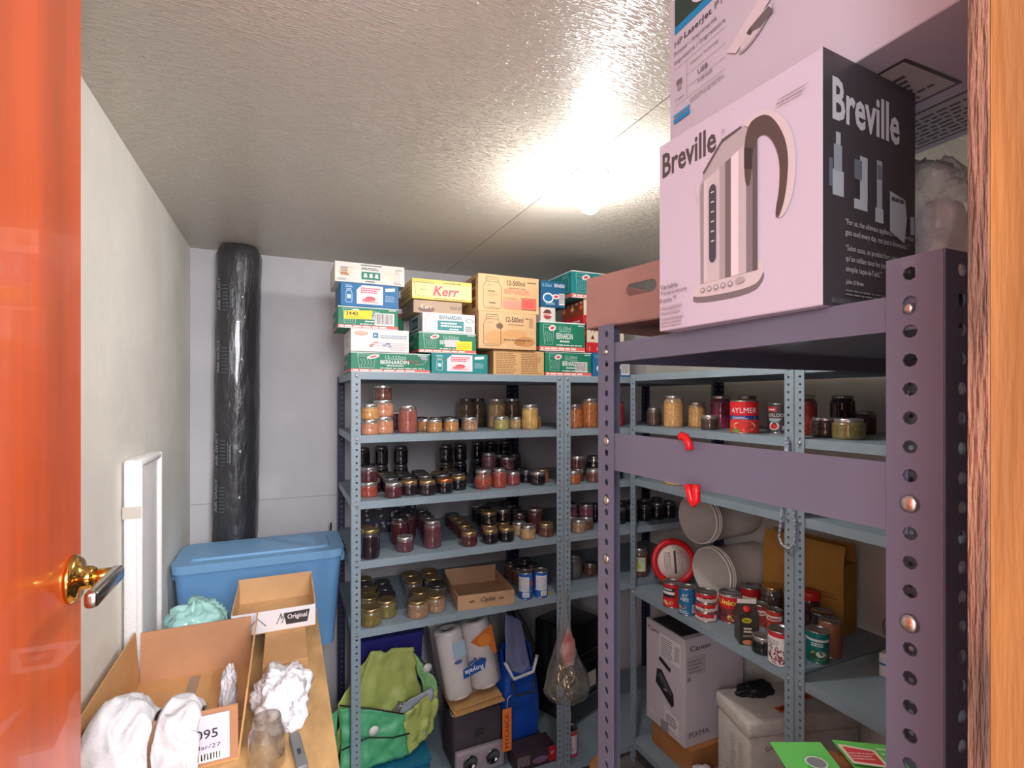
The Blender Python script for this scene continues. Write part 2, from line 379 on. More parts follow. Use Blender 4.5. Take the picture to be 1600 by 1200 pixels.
def glass_sketch(p, x0, y0, x1, y1, c):
    w = x1-x0; h = y1-y0
    p.path([(x0, y1), (x0+.1*w, y0), (x1-.1*w, y0), (x1, y1), (x0, y1)], .0012, c); p.path([(x0+.03*w, y1-.15*h), (x1-.03*w, y1-.15*h)], .0008, c)
    for k in range(4):
        a = x0+w*(.18+.17*k); p.path([(a, y0+.1*h), (a+.1*w, y0+.4*h), (a-.02*w, y0+.65*h)], .0009, c)
def face(e, w, d, h, f): return Print(*faces(w, d, h)[f])
def d_green(e, w, d, h, extra=None, base=GREEN, size='12-250ml', stripe=RED):
    p = face(e, w, d, h, 'front')
    p.rect(0, 0, 1, .075, (238, 234, 232)).rect(0, .03, 1, .15, (232, 106, 98)).lines(.03, .055, .97, .13, 1, (250, 235, 230), .8)
    p.rect(0, .96, 1, 1, (225, 235, 230))
    p.text(size, .42, .72, .14, (190, 220, 212), .26).rect(.42, .67, .68, .69, (190, 220, 212))
    p.text('BERNARDIN', .36, .42, .2, (245, 245, 245), .36, .012); p.lines(.44, .31, .72, .38, 1, (235, 240, 238), .8)
    p.lines(.36, .19, .96, .245, 1, (225, 238, 232), .7)
    glass_sketch(p, .08, .22, .3, .9, (225, 240, 236))
    p.ell(.27, .78, .08, .1, (244, 226, 226), rot=.25).ell(.27, .78, .045, .045, (210, 70, 80), rot=.25)
    p.lines(.84, .88, .97, .94, 1, (235, 240, 238), .7)
    if extra == 'cherries':
        for x, y, r in ((.7, .62, .024), (.76, .54, .026), (.81, .6, .022), (.84, .5, .02)): p.ell(x, y, r, r, (206, 40, 44))
        p.path([(.7, .66), (.76, .8), (.84, .72)], .001, (60, 90, 50)); p.poly([(.86, .84), (.94, .9), (.97, .68), (.89, .66)], (150, 160, 175)); p.path([(.8, .42), (.9, .44), (.95, .66)], .0016, (190, 195, 200))
    if extra == 'tag':
        p.poly([(.45, .3), (.7, .3), (.7, .66), (.45, .64)], (214, 210, 214)); p.poly([(.64, .16), (.92, .16), (.92, .62), (.64, .6)], (246, 222, 40)); p.lines(.66, .24, .9, .54, 3, (200, 170, 40), .3)
    if extra == '3440':
        p.poly([(.09, .4), (.55, .44), (.56, .86), (.1, .78)], (244, 216, 30)); p.text('3440', .125, .58, .18, (50, 48, 30), .2, .01); p.lines(.12, .46, .5, .56, 2, (150, 130, 40), .3)
        p.bars(.6, .17, .93, .76)
    if extra == 'bar': p.bars(.64, .17, .9, .6)
    p.done(e)
    p = face(e, w, d, h, 'left'); p.rect(0, .03, 1, .15, (226, 110, 100)).rect(0, .96, 1, 1, (225, 235, 230)); jar_line(p, .62, .25, .9, .88, (220, 235, 230)); p.text('BERNARDIN', .12, .45, .2, (225, 235, 230), .42); p.done(e)
def d_blue(e, w, d, h, base=BLU):
    p = face(e, w, d, h, 'front')
    p.rect(.27, .12, .72, .93, (240, 226, 232)); p.poly([(.27, .93), (.27, .72), (.36, .93)], base)
    p.lines(.34, .6, .69, .86, 3, (222, 70, 90), .62); p.ell(.5, .36, .09, .1, (220, 80, 100)); p.ell(.46, .3, .1, .06, (232, 120, 130)); p.lines(.36, .2, .66, .32, 2, (206, 60, 80), .5)
    p.poly([(.76, .72), (.93, .76), (.93, .9), (.76, .86)], (225, 235, 240)); p.lines(.76, .3, .95, .58, 4, (190, 220, 235), .35)
    jar_line(p, .09, .16, .19, .74, (225, 240, 246), .0016); p.lines(.08, .8, .21, .93, 2, (190, 225, 240), .5); p.rect(.11, .32, .17, .5, (200, 228, 240)); p.done(e)
def d_500(e, w, d, h, stained=False):
    p = face(e, w, d, h, 'front')
    if stained:
        for x, y, rx, ry, c in ((.3, .3, .2, .2, (214, 164, 108)), (.62, .42, .22, .12, (212, 160, 106)), (.8, .22, .17, .14, (196, 140, 86)), (.7, .2, .1, .1, (180, 122, 72)), (.35, .62, .06, .08, (120, 96, 74))): p.ell(x, y, rx, ry, c)
    jar_line(p, .08, .08, .37, .92, (50, 44, 40), .0018); p.path([(.12, .68), (.17, .71), (.24, .7)], .0012, (50, 44, 40)); p.path([(.1, .12), (.3, .12)], .0009, (60, 50, 44))
    p.text('12-500ml', .46, .74, .14, (52, 46, 44), .3, .012); p.lines(.5, .66, .8, .7, 1, (150, 120, 90), .6); p.lines(.8, .84, .96, .88, 1, (90, 74, 60), .8)
    if not stained:
        p.text('BERNARDIN', .42, .5, .15, (236, 128, 110), .42, .012)
        for k in range(3): p.ell(.18+.045*k, .45, .03, .03, (170, 130, 90)); p.ell(.18+.045*k, .45, .024, .024, TAN)
        p.lines(.15, .53, .3, .57, 1, (110, 86, 62), .7); p.lines(.17, .22, .29, .255, 1, (70, 56, 44), .7)
        p.rect(.4, .1, .69, .32, (238, 150, 128)); p.rect(.7, .1, .95, .42, (70, 40, 36)).rect(.705, .11, .945, .41, (240, 112, 96)); p.bars(.72, .13, .93, .38, (214, 60, 60), (240, 112, 96)); p.lines(.4, .36, .66, .44, 2, (190, 140, 100), .4)
    else: p.lines(.42, .24, .96, .28, 1, (120, 90, 60), .8); p.bars(.86, .56, .95, .9, (130, 100, 76), (226, 180, 132), 5)
    p.done(e)
    p = face(e, w, d, h, 'left')
    for k in range(3): p.rect(.62, .12+.28*k, .86, .34+.28*k, (150, 104, 66)); p.lines(.64, .15+.28*k, .84, .31+.28*k, 3, (90, 62, 42), .5)
    p.done(e)
def d_white_bern(e, w, d, h):
    p = face(e, w, d, h, 'front'); p.rect(.28, .12, .78, .62, TEAL); p.text('BERNARDIN', .31, .68, .2, (20, 92, 112), .42, .012); p.lines(.34, .3, .74, .58, 2, (235, 242, 242), .6); p.lines(.5, .16, .72, .26, 1, (220, 236, 236), .6)
    jar_line(p, .05, .1, .24, .92, (130, 130, 135), .0009); p.ell(.89, .66, .075, .1, (70, 120, 130)).ell(.89, .66, .062, .08, WHITE); p.lines(.81, .12, .97, .4, 3, (120, 120, 130), .5); p.done(e)
    p = face(e, w, d, h, 'left'); p.rect(.08, .3, .62, .86, (36, 70, 100)); p.text('BERN', .12, .42, .3, (225, 230, 232), .46); p.rect(.08, .06, .7, .2, (36, 90, 110)); p.text('12-250ml', .8, .1, .6, (60, 60, 66), .12); p.done(e)
def d_kerr(e, w, d, h, yellow=True):
    p = face(e, w, d, h, 'front')
    if yellow:
        p.rect(0, .06, 1, .94, (246, 226, 150)).rect(0, .8, 1, .97, (240, 212, 84)).rect(0, 0, 1, .1, (240, 206, 74)); p.lines(.5, .83, .9, .92, 1, (120, 100, 50), .7)
        p.path([(.03, .82), (.06, .2), (.1, .14), (.3, .14), (.34, .2), (.36, .82), (.03, .82)], .0014, (80, 66, 50)); p.path([(.02, .9), (.37, .9), (.37, .8), (.02, .8), (.02, .9)], .0011, (80, 66, 50)); p.text('Kerr', .14, .42, .1, (120, 100, 80), .1)
        p.text('Kerr', .34, .2, .5, (206, 40, 84), .42, .03, .25); p.lines(.36, .04, .9, .1, 1, (130, 100, 50), .7)
    else:
        p.ell(.26, .3, .17, .24, (110, 66, 54)); p.text('Kerr', .14, .34, .3, (236, 214, 196), .24, .02, .2); p.text('70635 DI', .74, .4, .24, (60, 44, 40), .24, .01)
    p.done(e)
    p = face(e, w, d, h, 'left'); p.lines(.1, .2, .9, .8, 3, (120, 90, 60), .4); p.done(e)
def d_text(e, w, d, h):
    p = face(e, w, d, h, 'front'); p.lines(.05, .06, .46, .92, 12, (122, 84, 54), .4); p.lines(.54, .06, .96, .92, 12, (122, 84, 54), .4); p.done(e)
def d_jars_red(e, w, d, h):
    p = face(e, w, d, h, 'front'); p.rect(0, 0, 1, .36, (206, 36, 44)); p.text('12-250ml', .1, .74, .14, (150, 40, 40), .6, .01)
    for k in range(4): p.poly([(.1+.2*k, .48), (.2+.2*k, .48), (.15+.2*k, .64)], (120, 40, 36))
    for k in range(5): p.rect(.06+.2*k, .06, .08+.2*k, .2, (240, 200, 190))
    p.done(e)
    p = face(e, w, d, h, 'left'); p.rect(0, .36, 1, 1, (150, 60, 40)).rect(0, 0, 1, .36, (200, 36, 44))
    for k in range(5): p.ell(.1+.2*k, .7, .075, .1, ((214, 150, 70), (180, 40, 36), (226, 190, 130), (120, 60, 36), (230, 120, 50))[k]); p.rect(.05+.2*k, .84, .15+.2*k, .92, (200, 190, 170))
    p.lines(.02, .1, .98, .24, 1, (240, 200, 190), .6); p.done(e)
def d_round(e, w, d, h):
    p = face(e, w, d, h, 'front'); p.ell(.45, .5, .3, .34, (176, 60, 60)); p.rect(.15, .4, .76, .56, (236, 220, 216)); p.lines(.2, .43, .72, .53, 1, (170, 50, 60), .7); p.ell(.45, .72, .2, .12, (96, 60, 60)); p.done(e)
def d_berries(e, w, d, h):
    p = face(e, w, d, h, 'front'); p.poly([(.09, .16), (.26, .16), (.29, .78), (.06, .78)], (222, 222, 226)); p.ell(.175, .8, .115, .1, (206, 160, 132)); p.ell(.175, .82, .085, .06, (226, 190, 164))
    for x, y, r, c in ((.36, .32, .04, (214, 130, 120)), (.42, .42, .045, (226, 150, 140)), (.46, .28, .04, (232, 200, 206)), (.52, .4, .05, (206, 206, 226)), (.57, .3, .045, (150, 156, 190)), (.63, .38, .045, (130, 136, 176)), (.66, .26, .04, (160, 160, 190)), (.34, .24, .03, (190, 100, 90))): p.ell(x, y, r, r, c)
    p.rect(.37, .62, .46, .84, (30, 130, 170)); p.poly([(.39, .68), (.44, .72), (.4, .78)], WHITE); p.lines(.5, .62, .98, .8, 2, (150, 170, 190), .5); p.lines(.66, .1, .98, .46, 5, (190, 188, 190), .3); p.done(e)
    p = face(e, w, d, h, 'left'); p.ell(.5, .4, .12, .16, (190, 184, 178)); p.lines(.2, .66, .8, .84, 2, (190, 184, 178), .5); p.done(e)
def d_mason(e, w, d, h):
    p = face(e, w, d, h, 'front')
    for x, y, r in ((.14, .5, .1), (.76, .55, .08), (.22, .75, .07), (.8, .35, .06)): p.ell(x, y, r, r, (236, 214, 186))
    p.rect(.37, .2, .64, .58, (40, 128, 104))
    for k in range(3): p.poly([(.4+.08*k, .3), (.455+.08*k, .3), (.445+.08*k, .5), (.41+.08*k, .5)], (232, 238, 234))
    p.lines(.37, .68, .64, .82, 2, (60, 70, 70), .5); p.rect(.36, .88, .66, .92, (60, 70, 70)); p.lines(.43, .08, .6, .15, 1, (60, 70, 70), .7)
    p.lines(.08, .34, .2, .78, 5, (110, 80, 60), .45); p.rect(.08, .36, .19, .42, (226, 130, 60)); p.lines(.04, .1, .18, .2, 2, (70, 70, 70), .4); p.lines(.86, .76, .98, .86, 2, (110, 110, 110), .4); p.lines(.84, .08, .97, .22, 2, (120, 120, 120), .4); jar_line(p, .85, .26, .92, .68, (215, 190, 160), .0012); p.done(e)
def d_half(e, w, d, h):
    p = face(e, w, d, h, 'front'); p.ell(.3, .35, .22, .2, (235, 240, 240)).ell(.3, .35, .17, .14, (24, 112, 170)); p.ell(.62, .42, .16, .1, (240, 226, 226)).ell(.62, .42, .09, .05, (210, 70, 80)); p.text('BERNARDIN', .55, .78, .14, (240, 244, 246), .42, .01); p.text('12-250ml', .05, .78, .12, (170, 214, 226), .38); p.bars(.74, .1, .97, .55); p.lines(.2, .1, .6, .2, 2, (200, 225, 235), .5); p.done(e)
# (front u0, u1, v top, v bottom) of each carton in the column it stands in
CASES = 'canning jar cases stacked on the top shelf'
def column(Y, z, rows):
    for (u0, u1, v0, v1, col, fn, kw, label, dy) in rows:
        y = Y+dy; x0, x1 = XY(u0, y), XY(u1, y); t = y/ray((u0+u1)/2, CY).y
        h = (v1-v0)*t/FPX; wd = x1-x0; dp = .21+.03*((u0*7) % 3)/2
        e = carton('jar_case', label, 'box', wd, dp, h-.002, ((x0+x1)/2, y+dp/2, z), 0, col, None, CASES)
        fn(e, wd, dp, h-.002, **kw); z += h
ZT = ZB[0]
column(YF+.01, ZT, [
    (548, 672, 546, 577, GREEN, d_green, dict(extra='cherries', size='12-125ml'), 'green jar case printed with cherries, lying on the shelf steel', 0),
    (548, 639, 508, 544, (236, 234, 232), d_berries, {}, 'white jar case printed with a plastic cup and berries', 0),
    (528, 622, 472, 506, GREEN, d_green, dict(extra='3440'), 'green jar case with a yellow 3440 price sticker', .01),
    (532, 623, 434, 471, BLU, d_blue, {}, 'bright blue jar case with a white and pink label', .015),
    (523, 632, 395, 427, (234, 228, 220), d_mason, {}, 'white jar case with green jar emblem, topmost of its stack', .02)])
column(YF+.012, ZT, [
    (674, 762, 547, 579, TEAL, d_blue, dict(base=TEAL), 'teal jar case with a white and red label on the shelf steel', 0),
    (654, 744, 513, 545, GREEN, d_green, dict(extra='tag'), 'green jar case with a square yellow sticker', .01),
    (660, 742, 479, 510, (234, 234, 236), d_white_bern, {}, 'white and teal jar case with blue end panel', .02),
    (646, 722, 457, 478, (190, 160, 132), d_kerr, dict(yellow=False), 'brown jar case with dark oval brand mark under the yellow case', .06),
    (644, 737, 425, 457, (236, 206, 130), d_kerr, {}, 'yellow jar case with pink script lettering', .05)])
column(YF+.012, ZT, [
    (771, 850, 540, 579, (222, 176, 122), d_text, {}, 'plain tan jar case covered with small brown print', .02),
    (748, 838, 481, 539, (226, 184, 136), d_500, dict(stained=True), 'tan jar case with a jar outline and brown water stains', 0),
    (747, 842, 421, 479, (232, 190, 138), d_500, {}, 'clean tan jar case with jar outline and pink barcode panel', .01)])
column(YF+.012, ZT, [
    (852, 924, 541, 579, GREEN, d_green, dict(extra='bar'), 'green jar case with a large barcode, lowest under the checkered green case', .02),
    (843, 914, 493, 539, GREEN, d_green, {}, 'green jar case with checkered glass drawing and pink seal', .01),
    (845, 868, 468, 491, (226, 220, 214), d_round, {}, 'small white jar case with a dark red round emblem', .03),
    (845, 883, 427, 468, (26, 96, 140), d_half, {}, 'dark blue jar case with barcode beside the tan cases', .03)])
column(YF+.02, ZT, [
    (927, 985, 541, 579, BLU, d_half, {}, 'blue jar case behind the purple rack upright', .02),
    (917, 975, 497, 540, (236, 222, 196), d_jars_red, {}, 'cream and red jar case with pictured jars, under its twin', .04),
    (912, 975, 458, 496, (236, 222, 196), d_jars_red, {}, 'cream and red jar case with pictured jars under the teal case', .03),
    (893, 972, 415, 457, TEAL, d_green, dict(base=TEAL), 'teal jar case with open top flaps, highest by the purple rack', .02)])
for k, (u, v0, v1, c) in enumerate(((633, 473, 506, (226, 224, 224)), (636, 434, 470, (150, 60, 60)))):
    y = YF+.27+.002; x = XY(u, y); z = atY(u, v1, y).z
b1 = carton('jar_case', 'dark red and green jar case at the back of the stack', 'box', .3, .11, .36, (.40, 2.425, ZT), 0, (150, 64, 62), None, CASES)
p = face(b1, .3, .11, .36, 'front'); p.rect(0, .8, 1, .86, (236, 226, 226)).rect(0, .3, 1, .74, GREEN).bars(.84, .56, .99, .76); p.done(b1)
# ================================================================ appliance boxes on the purple rack
A = Vector((.5166, .359)); Bf = Vector((.503, .600))
KW, KD, KH = (Bf-A).length, .183, .272      # local front (-Y) faces world -X
ang = math.atan2(A.y-Bf.y, A.x-Bf.x)
mid = (A+Bf)/2; nrm = Vector((-math.sin(ang), math.cos(ang)))
kc = mid+nrm*KD/2
PINK = (202, 193, 210); SLATE = (74, 70, 76)
kb = empty('kettle_box', (kc.x, kc.y, ZP), ang, 'white appliance carton with a large steel kettle picture', 'box')
b = MB(); b.rbox((-KW/2, -KD/2, 0), (KW/2, KD/2, KH), .0012, mat(PINK, .4, name='glossy_carton', coat=.15), None, 1); b.build('carton', kb)
p = face(kb, KW, KD, KH, 'right'); p.rect(.0, .0, 1, 1, SLATE)
p.text('Breville', .09, .735, .17, (226, 226, 236), .72, .03); 
for k, x in enumerate((.09, .3, .52, .68)):
    c = (196, 204, 214); d = (120, 128, 140); y = .44+(-.012*k)
    if k == 0: p.rect(x, y, x+.11, y+.1, c).rect(x-.035, y+.03, x, y+.14, d).rect(x+.01, y+.1, x+.09, y+.2, (170, 180, 192)).rect(x+.03, y+.2, x+.075, y+.25, c)
    if k == 1: p.rect(x, y-.02, x+.14, y+.02, c).rect(x+.06, y+.02, x+.14, y+.2, c).rect(x, y+.1, x+.08, y+.18, d).rect(x+.02, y+.04, x+.05, y+.1, (60, 60, 66))
    if k == 2: p.rect(x, y-.04, x+.09, y+.02, c).rect(x+.015, y+.02, x+.075, y+.22, (176, 186, 198)).rect(x+.02, y+.14, x+.07, y+.2, d)
    if k == 3: p.poly([(x, y-.05), (x+.17, y-.09), (x+.2, y+.02), (x+.18, y+.1), (x, y+.12)], c); p.lines(x+.02, y+.08, x+.17, y+.11, 1, (60, 60, 66), .6)
p.rect(.92, .36, .97, .44, (180, 190, 200))
tx = (216, 214, 222)
for i, s_ in enumerate(('\u201cFor us, the ultimate appliance is the one that', 'gets used every day, not just a showpiece.\u201d', '\u201cSelon nous, un produit hors pair sera celui', 'qu\u2019on utilise tous les jours, et non pas un', 'simple tape-\u00e0-l\u2019\u0153il.\u201d')):
    p.text(s_, .2, .325-.042*i-(.02 if i > 1 else 0), .03, tx, (.76, .7, .72, .72, .38)[i])
p.text('John O\u2019Brien', .2, .09, .022, tx, .18, .008); p.lines(.2, .05, .7, .08, 2, (150, 148, 156), .4); p.text('BKE820XL', .06, -.0+.012, .02, (130, 128, 136), .2)
p.done(kb)
p = face(kb, KW, KD, KH, 'front')
p.text('Breville', .03, .815, .13, (84, 74, 76), .4, .03)
_P = p.P
p.P = lambda x, y: _P(.27+(x-.25)*.92 if y < .93 and x > .24 else x, y if y < .19 or x < .24 else .19+(y-.19)*.93)
LG, MG, DG, ST = (206, 196, 200), (150, 142, 146), (92, 84, 84), (176, 168, 172)
p.poly([(.25, .105), (.66, .095), (.74, .15), (.73, .2), (.3, .19), (.25, .15)], (120, 112, 116), 2); p.poly([(.25, .135), (.66, .125), (.735, .17), (.73, .26), (.68, .22), (.3, .2), (.25, .17)], LG, 2)
p.poly([(.31, .2), (.7, .2), (.69, .86), (.6, .915), (.47, .9), (.33, .78), (.3, .66)], ST)
for x0, x1, c in ((.31, .335, (150, 142, 148)), (.335, .36, LG), (.36, .45, (196, 188, 192)), (.45, .49, (166, 158, 162)), (.49, .53, (112, 104, 106)), (.53, .58, (222, 214, 218)), (.58, .63, (190, 182, 186)), (.63, .67, (130, 122, 126)), (.67, .7, (96, 90, 92))): p.poly([(x0, .2), (x1, .2), (x1, .72+.3*(x1-.3)), (x0, .72+.3*(x0-.3))], c)
p.poly([(.3, .74), (.275, .7), (.31, .6)], LG)
p.poly([(.33, .78), (.47, .9), (.6, .915), (.6, .905), (.47, .885), (.34, .77)], (90, 84, 86))
p.poly([(.6, .92), (.74, .94), (.86, .85), (.92, .7), (.91, .5), (.85, .4), (.8, .42), (.84, .52), (.85, .68), (.8, .8), (.72, .84), (.66, .78), (.66, .88)], LG, 2)
p.poly([(.62, .9), (.74, .92), (.82, .84), (.88, .7), (.87, .52), (.83, .405), (.8, .42), (.83, .54), (.83, .68), (.78, .79), (.72, .83), (.67, .79), (.66, .6), (.62, .62)], (86, 74, 72), 2)
p.poly([(.62, .7), (.67, .68), (.67, .78), (.62, .8)], (60, 54, 54))
pts = [(.405+.026*math.cos(a), (.33 if math.sin(a) < 0 else .66)+.035*math.sin(a)) for a in [math.pi*2*k/20 for k in range(20)]]
p.poly(pts, (74, 70, 82))
for k in range(6): p.rect(.395, .4+.05*k, .418, .407+.05*k, (200, 194, 204))
for k in range(5): p.ell(.335+.05*k, .165, .016, .012, (130, 122, 128)).ell(.335+.05*k, .165, .011, .008, LG)
p.ell(.6, .17, .03, .014, (170, 162, 168))
for i, s_ in enumerate(('Variable', 'Temperature', 'Kettle\u2122')): p.text(s_, .03, .215-.035*i, .026, (100, 90, 92), (.14, .21, .13)[i])
p.lines(.03, .085, .22, .14, 2, (176, 162, 170), .45); p.lines(.03, .02, .22, .075, 3, (176, 162, 170), .45); p.text('\u00ae', .48, .92, .02, (110, 100, 100)); p.lines(.82, .91, .96, .94, 2, (150, 138, 146), .5)
p.done(kb)
# printer carton resting on the kettle box
HL, HD, HH = .415, .30, .28
hb = empty('printer_box', (.578+HD/2, .665-HL/2, ZP+KH+.001), -math.pi/2-.02, 'white printer carton lying on top of the kettle carton', 'box')
b = MB(); b.rbox((-HL/2, -HD/2, 0), (HL/2, HD/2, HH), .0012, mat((200, 192, 207), .45, name='glossy_carton'), None, 1); b.build('carton', hb)
p = face(hb, HL, HD, HH, 'front')
CY_ = (20, 140, 200)
p.rect(.03, .83, .36, 1, (44, 66, 60)); p.ell(.2, .94, .085, .1, (224, 214, 222)); p.text('hp', .155, .87, .15, (44, 66, 60), .09, .01, .3)
p.rect(.03, .79, .36, .83, CY_)
p.text('HP', .03, .715, .036, (70, 64, 66), .045); p.text('LaserJet', .085, .71, .045, (60, 54, 56), .14, .014); p.text('P1006', .24, .725, .036, (110, 102, 108), .11)
p.text('Printer / Imprimante', .03, .655, .034, (110, 100, 106), .22); p.text('Impresora / Impressora', .03, .605, .034, (110, 100, 106), .26)
p.rect(.03, .585, .29, .587, (150, 140, 146)); p.path([(.1, .58), (.1, .38)], .0007, (150, 140, 146)); p.rect(.03, .37, .29, .372, (150, 140, 146)); p.rect(.1, .5, .29, .502, (150, 140, 146)); p.rect(.1, .43, .29, .432, (150, 140, 146))
p.text('Instant-on Technology', .12, .535, .018, (80, 72, 76), .14); p.text('8 MB RAM', .16, .405, .018, (80, 72, 76), .07); p.text('USB', .16, .45, .028, (80, 72, 76), .05, .012); p.rect(.045, .48, .075, .51, (120, 110, 116)); p.rect(.05, .45, .07, .48, (160, 150, 156)); p.text('17 ppm', .04, .39, .016, (80, 72, 76), .05); p.lines(.12, .33, .29, .36, 2, (170, 160, 166), .4)
p.rect(.03, .27, .12, .295, CY_).rect(.03, .305, .12, .32, (70, 150, 200))
p.poly([(.3, .44), (.52, .66), (.56, .6), (.34, .4)], (214, 202, 210)); p.ell(.42, .44, .075, .036, (176, 166, 172), rot=.5).ell(.42, .447, .07, .03, (206, 196, 202), rot=.5); p.poly([(.4, .47), (.47, .5), (.49, .46), (.44, .43), (.41, .44)], (110, 100, 104)); p.poly([(.385, .455), (.4, .47), (.41, .44), (.4, .43)], (80, 74, 78))
p.poly([(.42, .8), (.5, .72), (.7, .86), (.66, .99), (.44, .99)], (186, 176, 182)); p.poly([(.44, .82), (.5, .755), (.66, .87), (.62, .97), (.46, .97)], (214, 204, 210)); p.poly([(.42, .8), (.5, .72), (.52, .74), (.44, .82)], (90, 82, 84)); p.lines(.74, .62, .95, .78, 6, (160, 150, 156), .35)
p.done(hb)
p = face(hb, HL, HD, HH, 'bottom')
for y0 in (.06, .5): p.rect(.5, y0, .8, y0+.36, (80, 72, 74)).rect(.51, y0+.015, .79, y0+.345, (196, 188, 190)); p.lines(.53, y0+.04, .77, y0+.32, 7, (90, 82, 84), .5)
p.done(hb)
# mauve-brown open carton
bc = (168, 128, 118)
ob = empty('open_carton', (.672, .775, ZP+.0345), -math.pi/2+.22, 'brown open carton with an oval hand hole and raised flap', 'box')
def open_box(e, w, d, h, t, m, flaps=(), hole=False):
    b = MB(); b.box((-w/2, -d/2, 0), (w/2, d/2, t), m); b.box((-w/2, d/2-t, t), (w/2, d/2, h), m)
    b.box((-w/2, -d/2+t, t), (-w/2+t, d/2-t, h), m); b.box((w/2-t, -d/2+t, t), (w/2, d/2-t, h), m)
    if hole:
        n = 16; r = .011; hw = .022; cx, cz = w*.16, h*.6
        ring = [(cx+(hw if math.cos(a) > 0 else -hw)+r*math.cos(a), cz+r*math.sin(a)) for a in [2*math.pi*(k+.5)/n for k in range(n)]]
        for y in (-d/2, -d/2+t):
            out = []
            for k in range(n):
                a = 2*math.pi*(k+.5)/n; cxx, czz = math.cos(a), math.sin(a); out.append((-w/2 if cxx < -.72 else (w/2 if cxx > .72 else (cx+cxx*.06)), 0 if czz < -.35 else (h if czz > .35 else cz)))
            out = [((-w/2 if c < -.5 else w/2 if c > .5 else cx+c*.04), (0 if s_ < -.3 else h if s_ > .3 else cz+s_*.05)) for c, s_ in [(math.cos(2*math.pi*(k+.5)/n), math.sin(2*math.pi*(k+.5)/n)) for k in range(n)]]
            b.add([(x, y, z) for x, z in ring]+[(x, y, z) for x, z in out], [(k, (k+1) % n, n+(k+1) % n, n+k) for k in range(n)], m)
        b.box((-w/2, -d/2+.0002, 0), (w/2, -d/2+t, .002), m)
    else: b.box((-w/2, -d/2, t), (w/2, -d/2+t, h), m)
    o = b.build('carton', e)
    for fl in flaps:
        MB().box(*fl[0], m, fl[1]).build('flap', e)
    return o
cw, cdp, chh = .20, .24, .098
open_box(ob, cw, cdp, chh, .003, cardboard(bc), [(((-.07, 0, 0), (.10, .003, .092)), T(0, .06, chh*.55) @ R(-6, 'X'))], True)
MB().box((-.01, .056, .05), (.07, .0575, .1), mat((214, 204, 216), .6)).build('paper_slip', ob)
# ================================================================ jars
GL = {}
def jar_meshes(kind, col, lidc, speck):
    key = (kind, col, lidc, speck)
    if key in GL: return GL[key]
    r, h, sh = JK[kind]      # radius, glass height, shoulder start (fraction)
    fillm = mat(col, .12, name='preserves_behind_glass', coat=.8, var=(.5 if speck else .18), vs=(140 if speck else 30), col2=speck)
    headm = mat(tuple(int(c*.55+40) for c in col), .1, name='glass_headspace', coat=.8)
    nr = r*.86 if kind in ('squat', 'mini', 'wide') else r*.8
    b = MB(); n = 22
    b.lathe([(r*.9, 0), (r*.98, .003), (r, .008), (r, h*sh*.5), (r*.985, h*sh*.55), (r, h*sh*.6), (r, h*sh)], fillm, n, cap=True)
    b.lathe([(r, h*sh), (r*.97, h*(sh+.35*(1-sh))), (nr, h*(sh+.6*(1-sh))), (nr, h)], headm, n, cap=False)
    if kind == 'round':
        b = MB(); b.lathe([(r*.7, 0), (r*.92, .012), (r, h*.32), (r*.95, h*.55)], fillm, n); b.lathe([(r*.95, h*.55), (r*.82, h*.75), (nr, h*.82), (nr, h)], headm, n, cap=False)
    lm = mat(lidc, .28, .85, name='lid_metal'); lr = nr+.0022; lh = .013
    l = MB(); l.lathe([(lr, h-.011), (lr+.0012, h-.010), (lr, h-.006), (lr+.0008, h-.003), (lr, h+.0018), (lr*.93, h+.0024), (lr*.9, h+.0012), (0, h+.0012)], lm, n, cap=False)
    GL[key] = (b.mesh('glass'), l.mesh('lid'), r, h+.0025); return GL[key]
JK = {'squat': (.036, .058, .72), 'wide': (.043, .066, .72), 'mini': (.033, .052, .75), 'half': (.034, .082, .76), 'pint': (.0385, .112, .78), 'quart': (.043, .140, .78), 'flare': (.047, .064, .74), 'round': (.041, .082, .7)}
SIZEW = {'squat': 'squat', 'wide': 'wide low', 'mini': 'tiny', 'half': 'half pint', 'pint': 'tall pint', 'quart': 'large quart', 'flare': 'broad shallow', 'round': 'round bellied'}
CW = {}
def content(name, col, speck=None):
    q = lambda c: tuple(int(.84*x+.16*(sum(c)/3)) for x in c)
    CW[name] = (q(col), q(speck) if speck else None)
content('salmon', (222, 150, 108), (200, 120, 84)); content('peach', (226, 168, 96), (206, 140, 70)); content('layered meat', (176, 92, 80), (150, 70, 66)); content('amber sauce', (206, 142, 74)); content('brown broth', (124, 96, 70))
content('tan sauce', (204, 164, 112)); content('yellow sauce', (232, 180, 92)); content('green relish', (186, 164, 92), (150, 150, 80)); content('caramel', (176, 120, 66)); content('dark berry jam', (46, 32, 42)); content('black jelly', (28, 26, 34)); content('maroon jam', (96, 42, 48))
content('purple jam', (112, 62, 76)); content('red salsa', (190, 84, 62), (140, 52, 44)); content('pink jam', (170, 72, 82)); content('red relish', (160, 66, 44), (210, 130, 60)); content('orange beans', (206, 122, 54), (150, 66, 44)); content('olive pickle', (140, 122, 60), (112, 98, 48))
content('speckled chutney', (190, 146, 112), (140, 100, 76)); content('grey preserve', (120, 112, 112)); content('brown chutney', (122, 78, 60), (90, 52, 42)); content('beetroot', (166, 40, 84)); content('peach halves', (230, 176, 106), (196, 132, 66)); content('mushrooms', (82, 62, 54), (60, 44, 40)); content('red chilli', (196, 60, 40), (130, 30, 30))
LIDS = {'silver': (206, 204, 204), 'gold': (208, 178, 128), 'dark': (120, 116, 120), 'white': (235, 232, 230), 'orange': (232, 140, 84), 'grey': (164, 162, 164)}
njar = 0
